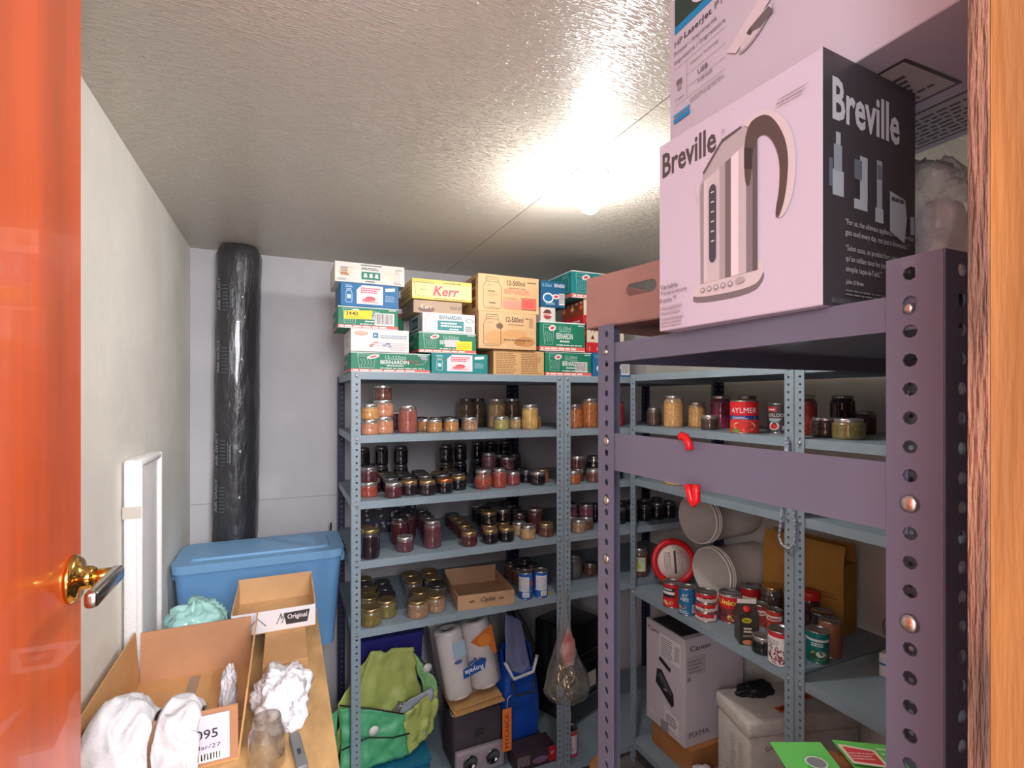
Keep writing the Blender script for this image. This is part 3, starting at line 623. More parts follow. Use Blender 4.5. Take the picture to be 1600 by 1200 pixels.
def put_jar(x, y, z, kind, cont, lid, where):
    global njar
    col, speck = CW[cont]; g, l, r, h = jar_meshes(kind, col, LIDS[lid], speck)
    lab = '%s jar of %s, %s lid, %s' % (SIZEW[kind], cont, lid, where)
    e = empty('preserve_jar', (x, y, z), random.uniform(0, 6.28), lab, 'jar', lab)
    for nm, me in (('glass', g), ('lid', l)):
        o = bpy.data.objects.new(nm, me); C.objects.link(o); o.parent = e
    njar += 1
    return e
placed = {}
def ok(x, y, r, key, gap=.001):
    for (a, b, q) in placed.get(key, []):
        if (a-x)**2+(b-y)**2 < (q+r+gap)**2: return False
    return True
def jar(u, v, z, kind, cont, lid, where, key, back=0, lim=None, stack=0):
    """front foot of the jar seen at pixel u, v on the shelf at height z"""
    p = atZ(u, v, z); r = JK[kind][0]; h = JK[kind][1]+.0028
    d = Vector((p.x, p.y)).normalized()
    x, y = p.x+d.x*(r+back), p.y+d.y*(r+back)
    if lim:
        x = min(max(x, lim[0]+r+.002), lim[1]-r-.002); y = min(max(y, lim[2]+r+.002), lim[3]-r-.002)
    for tr in range(80):
        if ok(x, y, r, key): break
        x += (.004, -.004)[tr % 2]*(tr//8); y += .005
        if lim: x = min(max(x, lim[0]+r+.002), lim[1]-r-.002)
    else: return None
    if lim and y > lim[3]-r: return None
    placed.setdefault(key, []).append((x, y, r))
    put_jar(x, y, z+.0003, kind, cont, lid, where); top = z+.0003+h
    for s in range(stack):
        k2, c2, l2 = (kind, cont, lid) if not isinstance(stack, (list, tuple)) else stack[s]
        put_jar(x, y, top, k2, c2, l2, where+' stacked'); top += h
    return x, y
def stackon(x, y, z, lst, where):
    for k, c, l in lst: put_jar(x, y, z, k, c, l, where+', stacked'); z += JK[k][1]+.0029
L1 = (.268, 1.163, YF+.006, YF+.545); L2 = (1.176, 1.98, YF+.006, YF+.545)
def row(lst, z, where, key, lim):
    for a in lst:
        st = a[5] if len(a) > 5 else None
        q = jar(a[0], a[1], z, a[2], a[3], a[4], where, key, 0, lim)
        if q and st: stackon(q[0], q[1], z+.0003+JK[a[2]][1]+.0029, st, where)
def fill(n, z, where, key, lim, kinds, seed, x0, x1, y0, y1):
    rnd = random.Random(seed); c = 0
    for tr in range(n*30):
        if c >= n: break
        k, ct, ld = rnd.choice(kinds); r = JK[k][0]
        x = rnd.uniform(max(x0, lim[0]+r), min(x1, lim[1]-r)); y = rnd.uniform(max(y0, lim[2]+r), min(y1, lim[3]-r))
        if ok(x, y, r, key): placed.setdefault(key, []).append((x, y, r)); put_jar(x, y, z+.0003, k, ct, ld, where); c += 1
def gridfill(z, where, key, lim, kind, cont, lids, xs, ys, seed=1):
    rnd = random.Random(seed); r = JK[kind][0]
    for y in ys:
        for x in xs:
            xx, yy = x+rnd.uniform(-.002, .002)+.004*(y-2)*8, y+rnd.uniform(-.002, .002)
            if ok(xx, yy, r, key) and lim[0]+r <= xx <= lim[1]-r and lim[2]+r <= yy <= lim[3]-r:
                placed.setdefault(key, []).append((xx, yy, r)); put_jar(xx, yy, z+.0003, kind, cont, rnd.choice(lids), where)
# --- back unit, second shelf
z = ZB[1]; w2 = 'second back shelf'; k = 'b2'
row([(575, 681, 'squat', 'salmon', 'silver', [('squat', 'peach', 'silver')]), (605, 681, 'wide', 'salmon', 'silver', [('wide', 'salmon', 'silver'), ('squat', 'brown chutney', 'silver')]),
     (637, 677, 'pint', 'layered meat', 'silver'), (679, 676, 'mini', 'amber sauce', 'silver'), (664, 675, 'mini', 'amber sauce', 'silver'), (705, 675, 'mini', 'amber sauce', 'silver'), (734, 674, 'squat', 'speckled chutney', 'silver'),
     (783, 672, 'squat', 'green relish', 'silver'), (806, 670, 'mini', 'tan sauce', 'silver'), (828, 671, 'pint', 'yellow sauce', 'silver'), (851, 668, 'mini', 'caramel', 'white'),
     (776, 669, 'quart', 'tan sauce', 'silver'), (729, 667, 'quart', 'brown broth', 'dark'), (753, 667, 'quart', 'brown broth', 'dark'), (800, 667, 'quart', 'brown broth', 'silver'), (622, 672, 'half', 'maroon jam', 'silver')], z, w2, k, L1)
gridfill(z, w2, k, L1, 'mini', 'dark berry jam', ['dark', 'grey'], [.50+.07*i for i in range(5)], [2.36+.07*i for i in range(2)], 3)
row([(898, 669, 'pint', 'red relish', 'grey'), (921, 668, 'quart', 'orange beans', 'silver'), (962, 666, 'quart', 'red chilli', 'white')], z, 'second corner shelf', 'c2', L2)
# --- third shelf
z = ZB[2]; w3 = 'third back shelf'; k = 'b3'
row([(576, 778, 'squat', 'red salsa', 'silver', [('squat', 'maroon jam', 'grey')]), (615, 779, 'squat', 'maroon jam', 'silver'), (642, 777, 'squat', 'dark berry jam', 'gold'), (668, 775, 'squat', 'dark berry jam', 'gold'), (695, 772, 'squat', 'black jelly', 'orange'), (716, 767, 'squat', 'black jelly', 'gold'),
     (755, 766, 'round', 'red salsa', 'silver'), (780, 763, 'half', 'red salsa', 'silver'), (801, 759, 'squat', 'pink jam', 'silver'), (840, 759, 'squat', 'black jelly', 'silver'), (862, 760, 'squat', 'red relish', 'gold'),
     (764, 757, 'squat', 'purple jam', 'grey', [('half', 'purple jam', 'grey')]), (795, 756, 'squat', 'purple jam', 'grey', [('squat', 'purple jam', 'silver')])], z, w3, k, L1)
gridfill(z, w3, k, L1, 'squat', 'dark berry jam', ['gold', 'grey', 'gold', 'dark'], [.33+.077*i for i in range(6)], [2.16+.076*i for i in range(4)], 5)
gridfill(z, w3, k, L1, 'squat', 'black jelly', ['dark', 'grey'], [.893+.0765*i for i in range(4)], [2.135+.0765*i for i in range(5)], 6)
gridfill(z+.0612, w3+', stacked', 'b3s', L1, 'squat', 'black jelly', ['dark', 'grey'], [.893+.0765*i for i in range(1, 4)], [2.135+.0765*i for i in range(3, 4)], 6)
for x, y, n in ((.33, 2.475, 2), (.42, 2.50, 2), (.51, 2.48, 2), (.73, 2.46, 2), (.81, 2.48, 2), (.93, 2.55, 2), (1.01, 2.56, 2), (1.09, 2.55, 2), (.37, 2.55, 1)):
    if ok(x, y, .034, k):
        placed[k].append((x, y, .034))
        for s in range(n): put_jar(x, y, z+.0003+s*.0853, 'half', 'black jelly', 'dark', w3 + (', stacked' if s else ''))
row([(896, 757, 'squat', 'red relish', 'silver'), (914, 757, 'squat', 'brown chutney', 'silver', [('squat', 'maroon jam', 'silver')]), (933, 756, 'squat', 'brown chutney', 'silver'), (961, 754, 'squat', 'red salsa', 'grey'), (928, 750, 'pint', 'black jelly', 'dark'), (975, 752, 'half', 'black jelly', 'dark')], z, 'third corner shelf', 'c3', L2)
# --- fourth shelf
z = ZB[3]; w4 = 'fourth back shelf'; k = 'b4'
row([(576, 878, 'pint', 'dark berry jam', 'gold'), (633, 864, 'squat', 'purple jam', 'white'), (676, 858, 'pint', 'purple jam', 'silver'), (733, 855, 'squat', 'maroon jam', 'gold'), (766, 851, 'squat', 'black jelly', 'gold'), (791, 848, 'squat', 'black jelly', 'gold'),
     (825, 844, 'squat', 'tan sauce', 'silver'), (853, 840, 'squat', 'brown chutney', 'gold'), (625, 852, 'pint', 'maroon jam', 'dark'), (641, 853, 'pint', 'maroon jam', 'dark'), (812, 839, 'squat', 'tan sauce', 'silver'), (764, 843, 'squat', 'brown chutney', 'gold', [('squat', 'black jelly', 'gold')]), (789, 840, 'squat', 'brown chutney', 'gold', [('squat', 'black jelly', 'grey')]), (836, 834, 'pint', 'maroon jam', 'silver'), (812, 830, 'half', 'purple jam', 'grey')], z, w4, k, L1)
gridfill(z, w4, k, L1, 'half', 'purple jam', ['grey', 'dark'], [.60], [2.19+.075*i for i in range(5)], 8)
gridfill(z, w4, k, L1, 'squat', 'maroon jam', ['gold', 'grey'], [.745], [2.15+.076*i for i in range(5)], 9)
gridfill(z, w4, k, L1, 'half', 'dark berry jam', ['grey', 'dark', 'silver'], [.895+.075*i for i in range(4)], [2.26+.076*i for i in range(4)], 10)
gridfill(z, w4, k, L1, 'squat', 'brown chutney', ['gold'], [.31], [2.2+.08*i for i in range(3)], 11)
row([(917, 840, 'squat', 'speckled chutney', 'silver'), (897, 843, 'half', 'olive pickle', 'silver'), (901, 833, 'squat', 'speckled chutney', 'silver', [('squat', 'purple jam', 'grey')]), (921, 831, 'squat', 'brown chutney', 'silver', [('squat', 'purple jam', 'grey')]), (938, 834, 'squat', 'speckled chutney', 'silver')], z, 'fourth corner shelf', 'c4', L2)
gridfill(z, 'fourth corner shelf', 'c4', L2, 'half', 'black jelly', ['dark', 'grey'], [1.47+.08*i for i in range(6)], [2.16, 2.26], 12)
# --- fifth shelf
z = ZB[4]; w5 = 'fifth back shelf'; k = 'b5'
row([(579, 986, 'wide', 'olive pickle', 'gold'), (607, 978, 'wide', 'olive pickle', 'gold'), (655, 972, 'wide', 'speckled chutney', 'gold'), (687, 968, 'wide', 'speckled chutney', 'gold'), (578, 966, 'wide', 'olive pickle', 'gold'), (660, 958, 'wide', 'grey preserve', 'gold')], z, w5, k, L1)
gridfill(z, w5, k, L1, 'wide', 'grey preserve', ['gold', 'grey', 'dark'], [.53, .62], [2.16+.09*i for i in range(4)], 13)
gridfill(z, w5, k, L1, 'squat', 'olive pickle', ['gold', 'dark'], [.32, .395], [2.24+.078*i for i in range(4)], 14)
gridfill(z, w5, k, L1, 'half', 'brown chutney', ['dark', 'grey'], [1.03, 1.105], [2.27, 2.36], 15)
row([(897, 905, 'pint', 'grey preserve', 'grey'), (922, 900, 'squat', 'brown chutney', 'grey')], z, 'fifth corner shelf', 'c5', L2)
# --- side unit
LA = (XA+.006, XA+.53, 1.20, 1.985); LB = (XA+.04, XA+.53, .42, 1.34)
z = ZA[1]; ws = 'upper side shelf'; k = 'a2'
row([(1010, 665, 'half', 'mushrooms', 'grey'), (1052, 668, 'quart', 'peach halves', 'silver'), (1089, 668, 'pint', 'peach halves', 'silver'), (1109, 672, 'squat', 'mushrooms', 'silver'), (1126, 669, 'quart', 'beetroot', 'silver')], z, ws, k, LA)
for x, y in [q for q in ((1.80, 1.74), (1.84, 1.62)) if ok(q[0], q[1], .044, k)]: put_jar(x, y, z+.0003, 'quart', 'beetroot' if y > 1.7 else 'peach halves', 'grey', 'back of the upper side shelf')
row([(1290, 684, 'flare', 'mushrooms', 'silver'), (1326, 688, 'flare', 'olive pickle', 'silver'), (1366, 690, 'quart', 'red chilli', 'silver'), (1284, 674, 'quart', 'maroon jam', 'grey'), (1318, 676, 'squat', 'black jelly', 'grey'), (1312, 677, 'flare', 'mushrooms', 'silver'), (1352, 679, 'half', 'maroon jam', 'grey')], z, 'side shelf behind purple rack', 'a2', LB)
z = ZA[2]
row([(1054, 759, 'flare', 'yellow sauce', 'white'), (1122, 770, 'squat', 'brown chutney', 'dark'), (1161, 778, 'flare', 'black jelly', 'dark'), (1196, 785, 'squat', 'maroon jam', 'grey')], z, 'side shelf under purple brace', 'a3', LA)
# jar with a yellow-green label in the corner
z = ZB[4]; lx, ly = 1.655, 2.125
e = put_jar(lx, ly, z+.0003, 'quart', 'brown chutney', 'silver', 'yellow green paper label'); e['label'] = 'large jar of brown chutney with a yellow green paper label'; del e['group']; e.rotation_euler.z = -.62
p = Print((0, 0, .03), (1, 0, 0), (0, 0, .07), (0, 0, 0), (.0435, .06)); p.rect(0, 0, 1, 1, (214, 220, 190)).rect(0, .2, .6, .7, (190, 206, 90)).lines(.1, .75, .9, .95, 2, (120, 130, 110), .5); p.done(e, 'paper_label')
# ================================================================ cans and groceries on the side unit
STEEL = mat((190, 188, 186), .25, .9, name='tin_plate')
def can(label, u, v, z, r, h, col, art=None, key='a4', lim=None, topc=None, spin=0., pull=False, n=None):
    p0 = atZ(u, v, z); d = Vector((p0.x, p0.y)).normalized(); x, y = p0.x+d.x*r, p0.y+d.y*r
    for tr in range(60):
        if ok(x, y, r+.001, key): break
        x += d.x*.004; y += d.y*.004
    placed.setdefault(key, []).append((x, y, r+.001))
    return can_at(label, x, y, z, r, h, col, art, topc, spin)
def can_at(label, x, y, z, r, h, col, art=None, topc=None, spin=0., group=None):
    e = empty('food_can', (x, y, z+.0003), math.atan2(-y, -x)+math.pi/2+spin, label, 'can', group)
    body = mat(col, .4, name='can_label', coat=.2)
    b = MB(); b.lathe([(r, .004), (r, h-.004)], body, 28, cap=False); b.build('label_wrap', e)
    MB().lathe([(r*.96, 0), (r*1.012, .0008), (r*1.012, .003), (r, .004)], STEEL, 28).build('base_rim', e)
    t = MB(); t.lathe([(r, h-.004), (r*1.012, h-.003), (r*1.012, h), (r*.95, h), (r*.94, h-.004), (0, h-.004)], topc or STEEL, 28, cap=False); t.build('tin_lid', e)
    if art:
        p = Print((0, 0, .004), (1, 0, 0), (0, 0, h-.008), (0, 0, 0), (r, 2*r*1.35)); art(p); p.done(e)
    return e
def a_chowder(p): p.rect(0, .42, .62, .86, (40, 36, 36)).rect(.0, .56, .6, .68, (235, 232, 228)).lines(.06, .74, .56, .84, 1, (240, 236, 230), .7).ell(.3, .2, .24, .13, (232, 150, 92)).ell(.3, .2, .16, .08, (240, 200, 150)).ell(.34, .22, .05, .03, (190, 80, 50))
def a_bluec(p): p.poly([(.1, .4), (.6, .36), (.66, .86), (.16, .9)], (44, 40, 44)).text('KY', .3, .7, .12, (245, 245, 245), .24, .012, .1).text('VIES', .18, .54, .13, (245, 245, 245), .4, .012, .1).ell(.3, .3, .17, .08, (226, 140, 80)).lines(.1, .06, .6, .2, 2, (220, 235, 240), .5).rect(.74, .08, .96, .4, (232, 232, 232)).bars(.76, .1, .94, .38)
def a_tuna(p): p.rect(0, .06, 1, .46, (240, 236, 232)).ell(.42, .48, .14, .26, (70, 34, 34)).lines(.12, .12, .84, .4, 2, (120, 110, 110), .5).rect(.8, .1, .95, .86, (240, 236, 232))
def a_unico(p): p.rect(0, 0, 1, .52, (120, 50, 52)).text('Unico', .1, .66, .2, (250, 226, 90), .7, .03).poly([(.02, .52), (.5, .6), (.98, .52), (.98, .46), (.5, .54), (.02, .46)], (70, 70, 160)).ell(.4, .22, .3, .16, (200, 60, 60)).ell(.62, .2, .2, .12, (240, 210, 110)).ell(.25, .3, .14, .1, (60, 40, 70)).rect(0, .96, 1, 1, (200, 190, 190))
def a_redc(p): p.rect(.2, .3, .75, .7, (236, 224, 200)).lines(.26, .38, .7, .62, 3, (150, 60, 50), .5)
def a_bean(p):
    p.rect(0, .0, 1, .84, (238, 234, 232)).rect(0, .86, 1, 1, (206, 40, 54)).text('S', .68, .6, .16, (206, 40, 54), .14, .03); p.lines(.06, .62, .5, .8, 3, (120, 110, 112), .4); rnd = random.Random(3)
    for k in range(70):
        a = rnd.uniform(0, 6.28); q = rnd.uniform(0, 1)**.5; p.ell(.45+.4*q*math.cos(a), .27+.22*q*math.sin(a), .045, .018, rnd.choice(((122, 36, 52), (150, 56, 70), (98, 26, 42), (166, 84, 92))), 8, rnd.uniform(0, 3)); p.k -= .8
    for k in range(9): p.ell(rnd.uniform(.05, .5), rnd.uniform(.45, .62), .04, .016, (110, 32, 48), 8, rnd.uniform(0, 3))
def a_teal(p): p.rect(0, .72, 1, .8, (230, 236, 232)).lines(.3, .56, .8, .7, 2, (236, 240, 236), .6).ell(.55, .26, .28, .18, (206, 150, 70)).ell(.6, .3, .14, .1, (236, 228, 204)).ell(.36, .2, .12, .1, (60, 90, 50))
def a_aylmer(p):
    p.rect(0, .52, 1, 1, (214, 28, 36)).rect(0, .42, 1, .55, (34, 60, 140)).rect(0, 0, 1, .42, (222, 56, 50)).text('AYLMER', .12, .64, .17, (250, 246, 246), .72, .02).path([(.14, .86), (.5, .93), (.86, .86)], .0015, (240, 200, 160)); p.lines(.16, .44, .6, .53, 2, (235, 235, 245), .55); p.poly([(.62, .42), (.8, .54), (.8, .42)], (40, 130, 70))
    p.ell(.5, .22, .3, .15, (244, 214, 190)).ell(.5, .22, .26, .12, (226, 60, 40)).ell(.14, .24, .1, .12, (230, 80, 50)).ell(.66, .12, .15, .1, (214, 50, 40)).ell(.28, .06, .1, .06, (80, 150, 60)); p.path([(.6, .16), (.7, .2), (.74, .12)], .002, (60, 110, 50))
def a_heir(p): p.rect(.08, .74, .42, .92, (196, 50, 56)).lines(.12, .79, .38, .87, 1, (240, 236, 236), .7).text('HEIRLOOM', .04, .56, .12, (232, 232, 232), .72, .012).lines(.1, .47, .6, .54, 1, (220, 220, 220), .5).rect(.16, .4, .52, .46, (150, 190, 206)).ell(.34, .24, .17, .15, (226, 224, 224)).ell(.34, .22, .12, .1, (206, 40, 50)).rect(.6, .1, .76, .24, (200, 200, 200)); p.rect(.82, 0, 1, 1, (120, 118, 120))
def a_primo(p): p.ell(.4, .5, .4, .24, (220, 90, 40)).text('PRIMO', .12, .42, .2, (250, 240, 230), .6, .02)
def a_brown(p): p.lines(.1, .1, .9, .9, 8, (140, 84, 56), .2)
def a_small(p): p.rect(0, .55, 1, .8, (236, 226, 214)).ell(.45, .3, .3, .2, (216, 110, 70)).lines(.2, .6, .8, .75, 1, (190, 40, 40), .7)
def a_cola(p): p.rect(.14, .3, .78, .88, (214, 216, 222)).lines(.2, .36, .72, .84, 9, (150, 156, 170), .4).rect(.42, .06, .78, .26, (226, 226, 230)).lines(.46, .09, .74, .22, 3, (120, 140, 180), .4).rect(0, .27, 1, .3, (110, 160, 210)).ell(.95, .6, .1, .12, (210, 60, 70))
z = ZA[1]
can('large red tomato soup can on the upper side shelf', 1163, 678, z, .050, .122, (214, 36, 40), a_aylmer, 'a2')
can('grey black tomato can beside the shelf upright', 1217, 678, z, .039, .112, (66, 64, 68), a_heir, 'a2')
z = ZA[3]+.0004; kk = 'a4'
can('red and black soup can next to the red rimmed lid', 1050, 951, z, .038, .106, (206, 36, 36), a_chowder)
can('blue can with a tilted black panel', 1073, 963, z, .0355, .114, (28, 110, 160), a_bluec)
pz = z
p0 = atZ(1103, 973, z); d = Vector((p0.x, p0.y)).normalized(); tx_, ty_ = p0.x+d.x*.043, p0.y+d.y*.043; placed['a4'].append((tx_, ty_, .044))
for k, lab in enumerate(('bottom', 'middle', 'top')):
    can_at('short red and white can, %s of the stack of three' % lab, tx_+.001*k, ty_, pz, .0425, .0375, (206, 40, 42), a_tuna, None, .15*k, 'stack of short cans'); pz += .0382
can('red and yellow lettered tomato can behind the carton', 1140, 975, z, .043, .115, (206, 32, 40), a_unico)
can('dark red can with cream patch behind the carton', 1172, 962, z, .040, .112, (180, 34, 40), a_redc)
can('small red can with cream band', 1210, 990, z, .030, .085, (210, 60, 44), a_small)
can('small steel topped can half behind the black carton', 1188, 985, z, .030, .085, (150, 60, 60), a_small)
can('red kidney bean can at the shelf edge', 1219, 1043, z, .0385, .117, (238, 234, 232), a_bean)
can('teal can with food picture behind the shelf upright', 1277, 1038, z, .036, .108, (22, 118, 112), a_teal)
can('tall plain brown can', 1297, 1031, z, .036, .125, (150, 92, 66), a_brown)
can('black can with orange oval brand patch', 1285, 1012, z, .040, .118, (44, 44, 44), a_primo)
jar(1191, 1025, z, 'squat', 'black jelly', 'silver', 'side shelf between carton and bean can', kk)
q = jar(1206, 975, z, 'quart', 'mushrooms', 'gold', 'side shelf behind the small cans', kk)
# red-lidded jar
p0 = atZ(1281, 1000, z); d = Vector((p0.x, p0.y)).normalized(); x, y = p0.x+d.x*.05-.012, p0.y+d.y*.05+.035
rj = empty('plastic_jar', (x, y, z), 0, 'dark plastic jar with a red screw lid', 'jar')
MB().lathe([(.034, 0), (.038, .004), (.038, .12), (.034, .132)], mat((70, 40, 36), .2, coat=.5), 24).build('body', rj); MB().lathe([(.037, .132), (.0385, .134), (.0385, .158), (.036, .161), (0, .161)], mat((206, 36, 40), .4), 24).build('lid', rj)
# gable top carton
p0 = atZ(1163, 1011, z); ca = empty('drink_carton', (p0.x+.045, p0.y+.03, z), -.55, 'black gable top carton with red screw cap', 'carton')
CB = mat((58, 52, 46), .35, name='coated_carton'); cw2, chh2 = .068, .112
b = MB(); b.rbox((-cw2/2, -cw2/2, 0), (cw2/2, cw2/2, chh2), .001, CB, None, 1)
b.add([(-cw2/2, -cw2/2, chh2), (cw2/2, -cw2/2, chh2), (cw2/2, cw2/2, chh2), (-cw2/2, cw2/2, chh2), (-cw2/2, 0, chh2+.032), (cw2/2, 0, chh2+.032)], [(0, 1, 5, 4), (2, 3, 4, 5), (1, 2, 5), (3, 0, 4)], CB); b.build('carton', ca)
MB().box((-cw2/2, -.0015, chh2+.031), (cw2/2, .0015, chh2+.047), mat((226, 222, 218), .5)).build('top_seal', ca)
MB().lathe([(.011, 0), (.0125, .002), (.0125, .011), (.011, .013), (0, .013)], mat((214, 40, 36), .4), 18, T(-.008, -.021, chh2+.014) @ R(45, 'X')).build('screw_cap', ca)
p = face(ca, cw2, cw2, chh2, 'front'); p.ell(.36, .82, .26, .09, (196, 190, 50)).lines(.2, .79, .52, .85, 1, (60, 60, 20), .7).lines(.2, .42, .72, .62, 2, (226, 214, 190), .6).lines(.14, .28, .7, .36, 2, (190, 170, 140), .5).ell(.4, .1, .26, .08, (206, 130, 84)).ell(.7, .08, .18, .06, (180, 80, 50)); p.done(ca)
p = face(ca, cw2, cw2, chh2, 'right'); p.ell(.5, .86, .22, .07, (196, 190, 50)).rect(.14, .32, .86, .62, (90, 84, 78)).lines(.18, .35, .82, .6, 6, (210, 204, 196), .45).bars(.3, .04, .86, .2); p.done(ca)
# white pails lying on their sides
PAIL = mat((228, 222, 216), .45, name='white_polyethylene')
def pail(label, x, y, zc, r, L, tilt):
    e = empty('plastic_pail', (x, y, zc), tilt, label, 'pail', 'white plastic pails')
    b = MB(); M = R(90, 'Y')
    b.lathe([(r-.003, 0), (r+.002, 0), (r+.002, .008), (r, .009), (r*.975, L*.5), (r*.95, L-.01), (r*.92, L), (0, L), (0, L-.003), (r*.91, L-.003), (r*.945, L-.012), (r*.97, L*.5), (r-.003, 0)], PAIL, 40, M, cap=False); b.build('body', e)
    ri = MB()
    for q in (.018, .03): ri.lathe([(r, q), (r+.004, q+.001), (r+.004, q+.003), (r, q+.004)], PAIL, 40, M, cap=False)
    ri.build('rim_ring', e)
    return e
zl = ZA[3]+.0005
pail('white plastic pail lying open on the shelf, lower of two', 1.775, 1.765, zl+.119, .113, .30, .0)
pail('white plastic pail lying open on top of the other pail', 1.755, 1.83, zl+.119+.2355, .113, .32, .06)
# red rimmed pail lid leaning
pl = atZ(1050, 914, zl); le = empty('pail_lid', (pl.x+.01, pl.y+.0, zl), 0, 'red rimmed pail lid with paper label leaning by the pails', 'lid')
RL = mat((214, 30, 40), .35, name='red_plastic'); M = T(0, 0, .113) @ R(-62, 'Z') @ R(12, 'Y') @ R(-90, 'Y')
M = T(0, 0, .112) @ Matrix.Rotation(math.atan2(-pl.y, -pl.x)+.35, 4, 'Z') @ R(78, 'Y')
b = MB(); b.lathe([(.082, .004), (.085, .012), (.098, .014), (.11, .01), (.112, 0), (.108, -.006), (0, -.006)], RL, 40, M, cap=False); b.build('rim', le)
b = MB(); b.lathe([(0, .005), (.0835, .0045), (.0835, .001)], mat((226, 214, 208), .6), 40, M, cap=False); o = b.build('label_disc', le)
p = Print(M @ Vector((-.06, -.06, .0055)), M.to_3x3() @ Vector((.12, 0, 0)), M.to_3x3() @ Vector((0, .12, 0)), M.to_3x3() @ Vector((0, 0, 1)))
p.lines(.1, .1, .9, .4, 5, (130, 110, 110), .4); p.rect(.05, .5, .95, .6, (90, 70, 70)); p.lines(.1, .66, .85, .9, 4, (150, 130, 130), .4); p.b.build('print', o)
# mustard carton standing behind the cans
mc = cardboard((190, 136, 60))
mb_ = empty('brown_carton', (1.985, 1.445, zl), -math.pi/2+.12, 'mustard brown carton with open flaps behind the cans', 'box')
b = MB(); b.rbox((-.165, -.05, 0), (.165, .05, .27), .0015, mc, None, 1); b.build('carton', mb_)
for Mx in (T(-.165, -.05, .27) @ R(-12, 'X'), T(-.165, .047, .27) @ R(14, 'X')): MB().box((0, 0, 0), (.33, .003, .075), mc, Mx).build('flap', mb_)
p = face(mb_, .33, .1, .27, 'front'); p.ell(.25, .42, .05, .05, (150, 104, 50)).ell(.25, .42, .042, .04, (190, 136, 60)); p.lines(.08, .1, .44, .28, 4, (140, 92, 44), .4); p.lines(.58, .5, .95, .6, 2, (140, 92, 44), .4); p.done(mb_)
# blue striped box and the bag of pale goods on the side shelf
wb = carton('tissue_box', 'white box with a blue stripe on the side shelf', 'box', .16, .1, .075, (1.86, .985, zl), -math.pi/2+.2, (222, 218, 220))
p = face(wb, .16, .1, .075, 'front'); p.rect(0, .5, 1, .6, (40, 120, 170)); p.lines(.3, .72, .8, .9, 1, (80, 80, 90), .7); p.done(wb)
def crumple(rx, ry, rz, amp, seed, m, nu=40, nv=26, top=1., flat=.25, fr=9., pinch=None):
    b = MB()
    def fn(a, c):
        th = 2*math.pi*a; ph = math.pi*(c-.5); cx = math.cos(ph)
        x, y, zz = rx*cx*math.cos(th), ry*cx*math.sin(th), rz*math.sin(ph)
        if pinch and zz > 0: f = 1-pinch*(zz/rz)**1.2; x *= f; y *= f
        q = Vector((math.cos(th)*cx, math.sin(th)*cx, math.sin(ph)))*(fr/9.)
        n1 = noise.noise(q*1.3+Vector((seed, 0, 0))); n2 = 1-2*abs(noise.noise(q*2.4+Vector((0, seed, 0)))); n3 = 1-2*abs(noise.noise(q*5.5+Vector((0, 0, seed))))
        k = 1+amp*(.7*n1+.45*(n2-.5)+.18*(n3-.5))
        zz = zz*k*top
        if zz < -rz*flat*2.2: zz = -rz*flat*2.2
        return (x*k, y*k, zz+rz*flat*2.2)
    b.grid(fn, nu, nv, m, True); return b
CLEAR = film((.97, .95, .95), .22, .22)
bg = empty('plastic_bag', (1.82, .93, zl+.077), 0, 'clear bag of pale goods standing on the blue striped box', 'bag')
crumple(.072, .09, .1, .25, 4.2, mat((206, 190, 182), .6, var=.25, vs=30, col2=(170, 120, 112)), pinch=.3).build('contents', bg)
crumple(.085, .11, .16, .3, 8.1, CLEAR, pinch=.75).build('film', bg)
# rope hanging on the upright and red clips on the brace
RP = mat((206, 210, 222), .8, name='braided_rope', var=.9, vs=60, col2=(40, 60, 110), stretch=(1, 1, 3))
def onrope(u, v): return atX(u, v, XA-.012)
pts = [onrope(u, v) for u, v in ((1229, 684), (1228, 720), (1224, 770), (1221, 810), (1217, 838), (1222, 852), (1232, 858), (1241, 850), (1243, 826), (1240, 800), (1236, 770), (1231, 720), (1231, 686))]
rp = MB().tube(pts, .0045, RP, 8).build('rope_loop'); tag(rp, 'blue and white braided rope loop hanging on the upright', 'rope')
RC = mat((214, 24, 34), .3, name='red_plastic')
for lab, uv in (('red plastic hook over the top of the purple brace', ((1063, 684), (1066, 680), (1071, 683), (1076, 692), (1078, 703))), ('pair of red plastic hooks under the purple brace', ((1074, 757), (1077, 768), (1080, 780), (1084, 787), (1088, 782), (1088, 768), (1087, 757)))):
    P = [atX(u, v, XP-.008) for u, v in uv]; o = MB().tube(P, .0055, RC, 10).build('hook'); tag(o, lab, 'hook')
# ================================================================ under the side unit
zf = ZA[4]+.0005
br = empty('brown_carton', (1.75, 1.845, zf), 0, 'brown carton under the printer carton', 'box'); MB().rbox((-.14, -.13, 0), (.14, .13, .112), .0015, cardboard((176, 118, 66)), None, 1).build('carton', br)
cn = empty('printer_carton', (1.775, 1.87, zf+.1125), 0, 'white printer carton standing on end with a printer picture', 'box'); W, D, Hc = .35, .262, .475
b = MB(); b.rbox((-W/2, -D/2, 0), (W/2, D/2, Hc), .0015, mat((206, 198, 206), .5, name='glossy_carton'), None, 1); b.build('carton', cn)
MB().box((-W/2+.01, -.1, Hc), (W/2-.02, .1, Hc+.004), mat((50, 48, 52), .6)).build('dark_lid', cn)
p = face(cn, W, D, Hc, 'left'); p.text('Canon', .05, .9, .045, (70, 64, 70), .42, .012); p.rect(.36, .7, .9, .93, (226, 222, 224)); p.lines(.4, .72, .72, .91, 9, (110, 104, 110), .45); p.bars(.74, .72, .88, .9, (80, 76, 80), (226, 222, 224), 7)
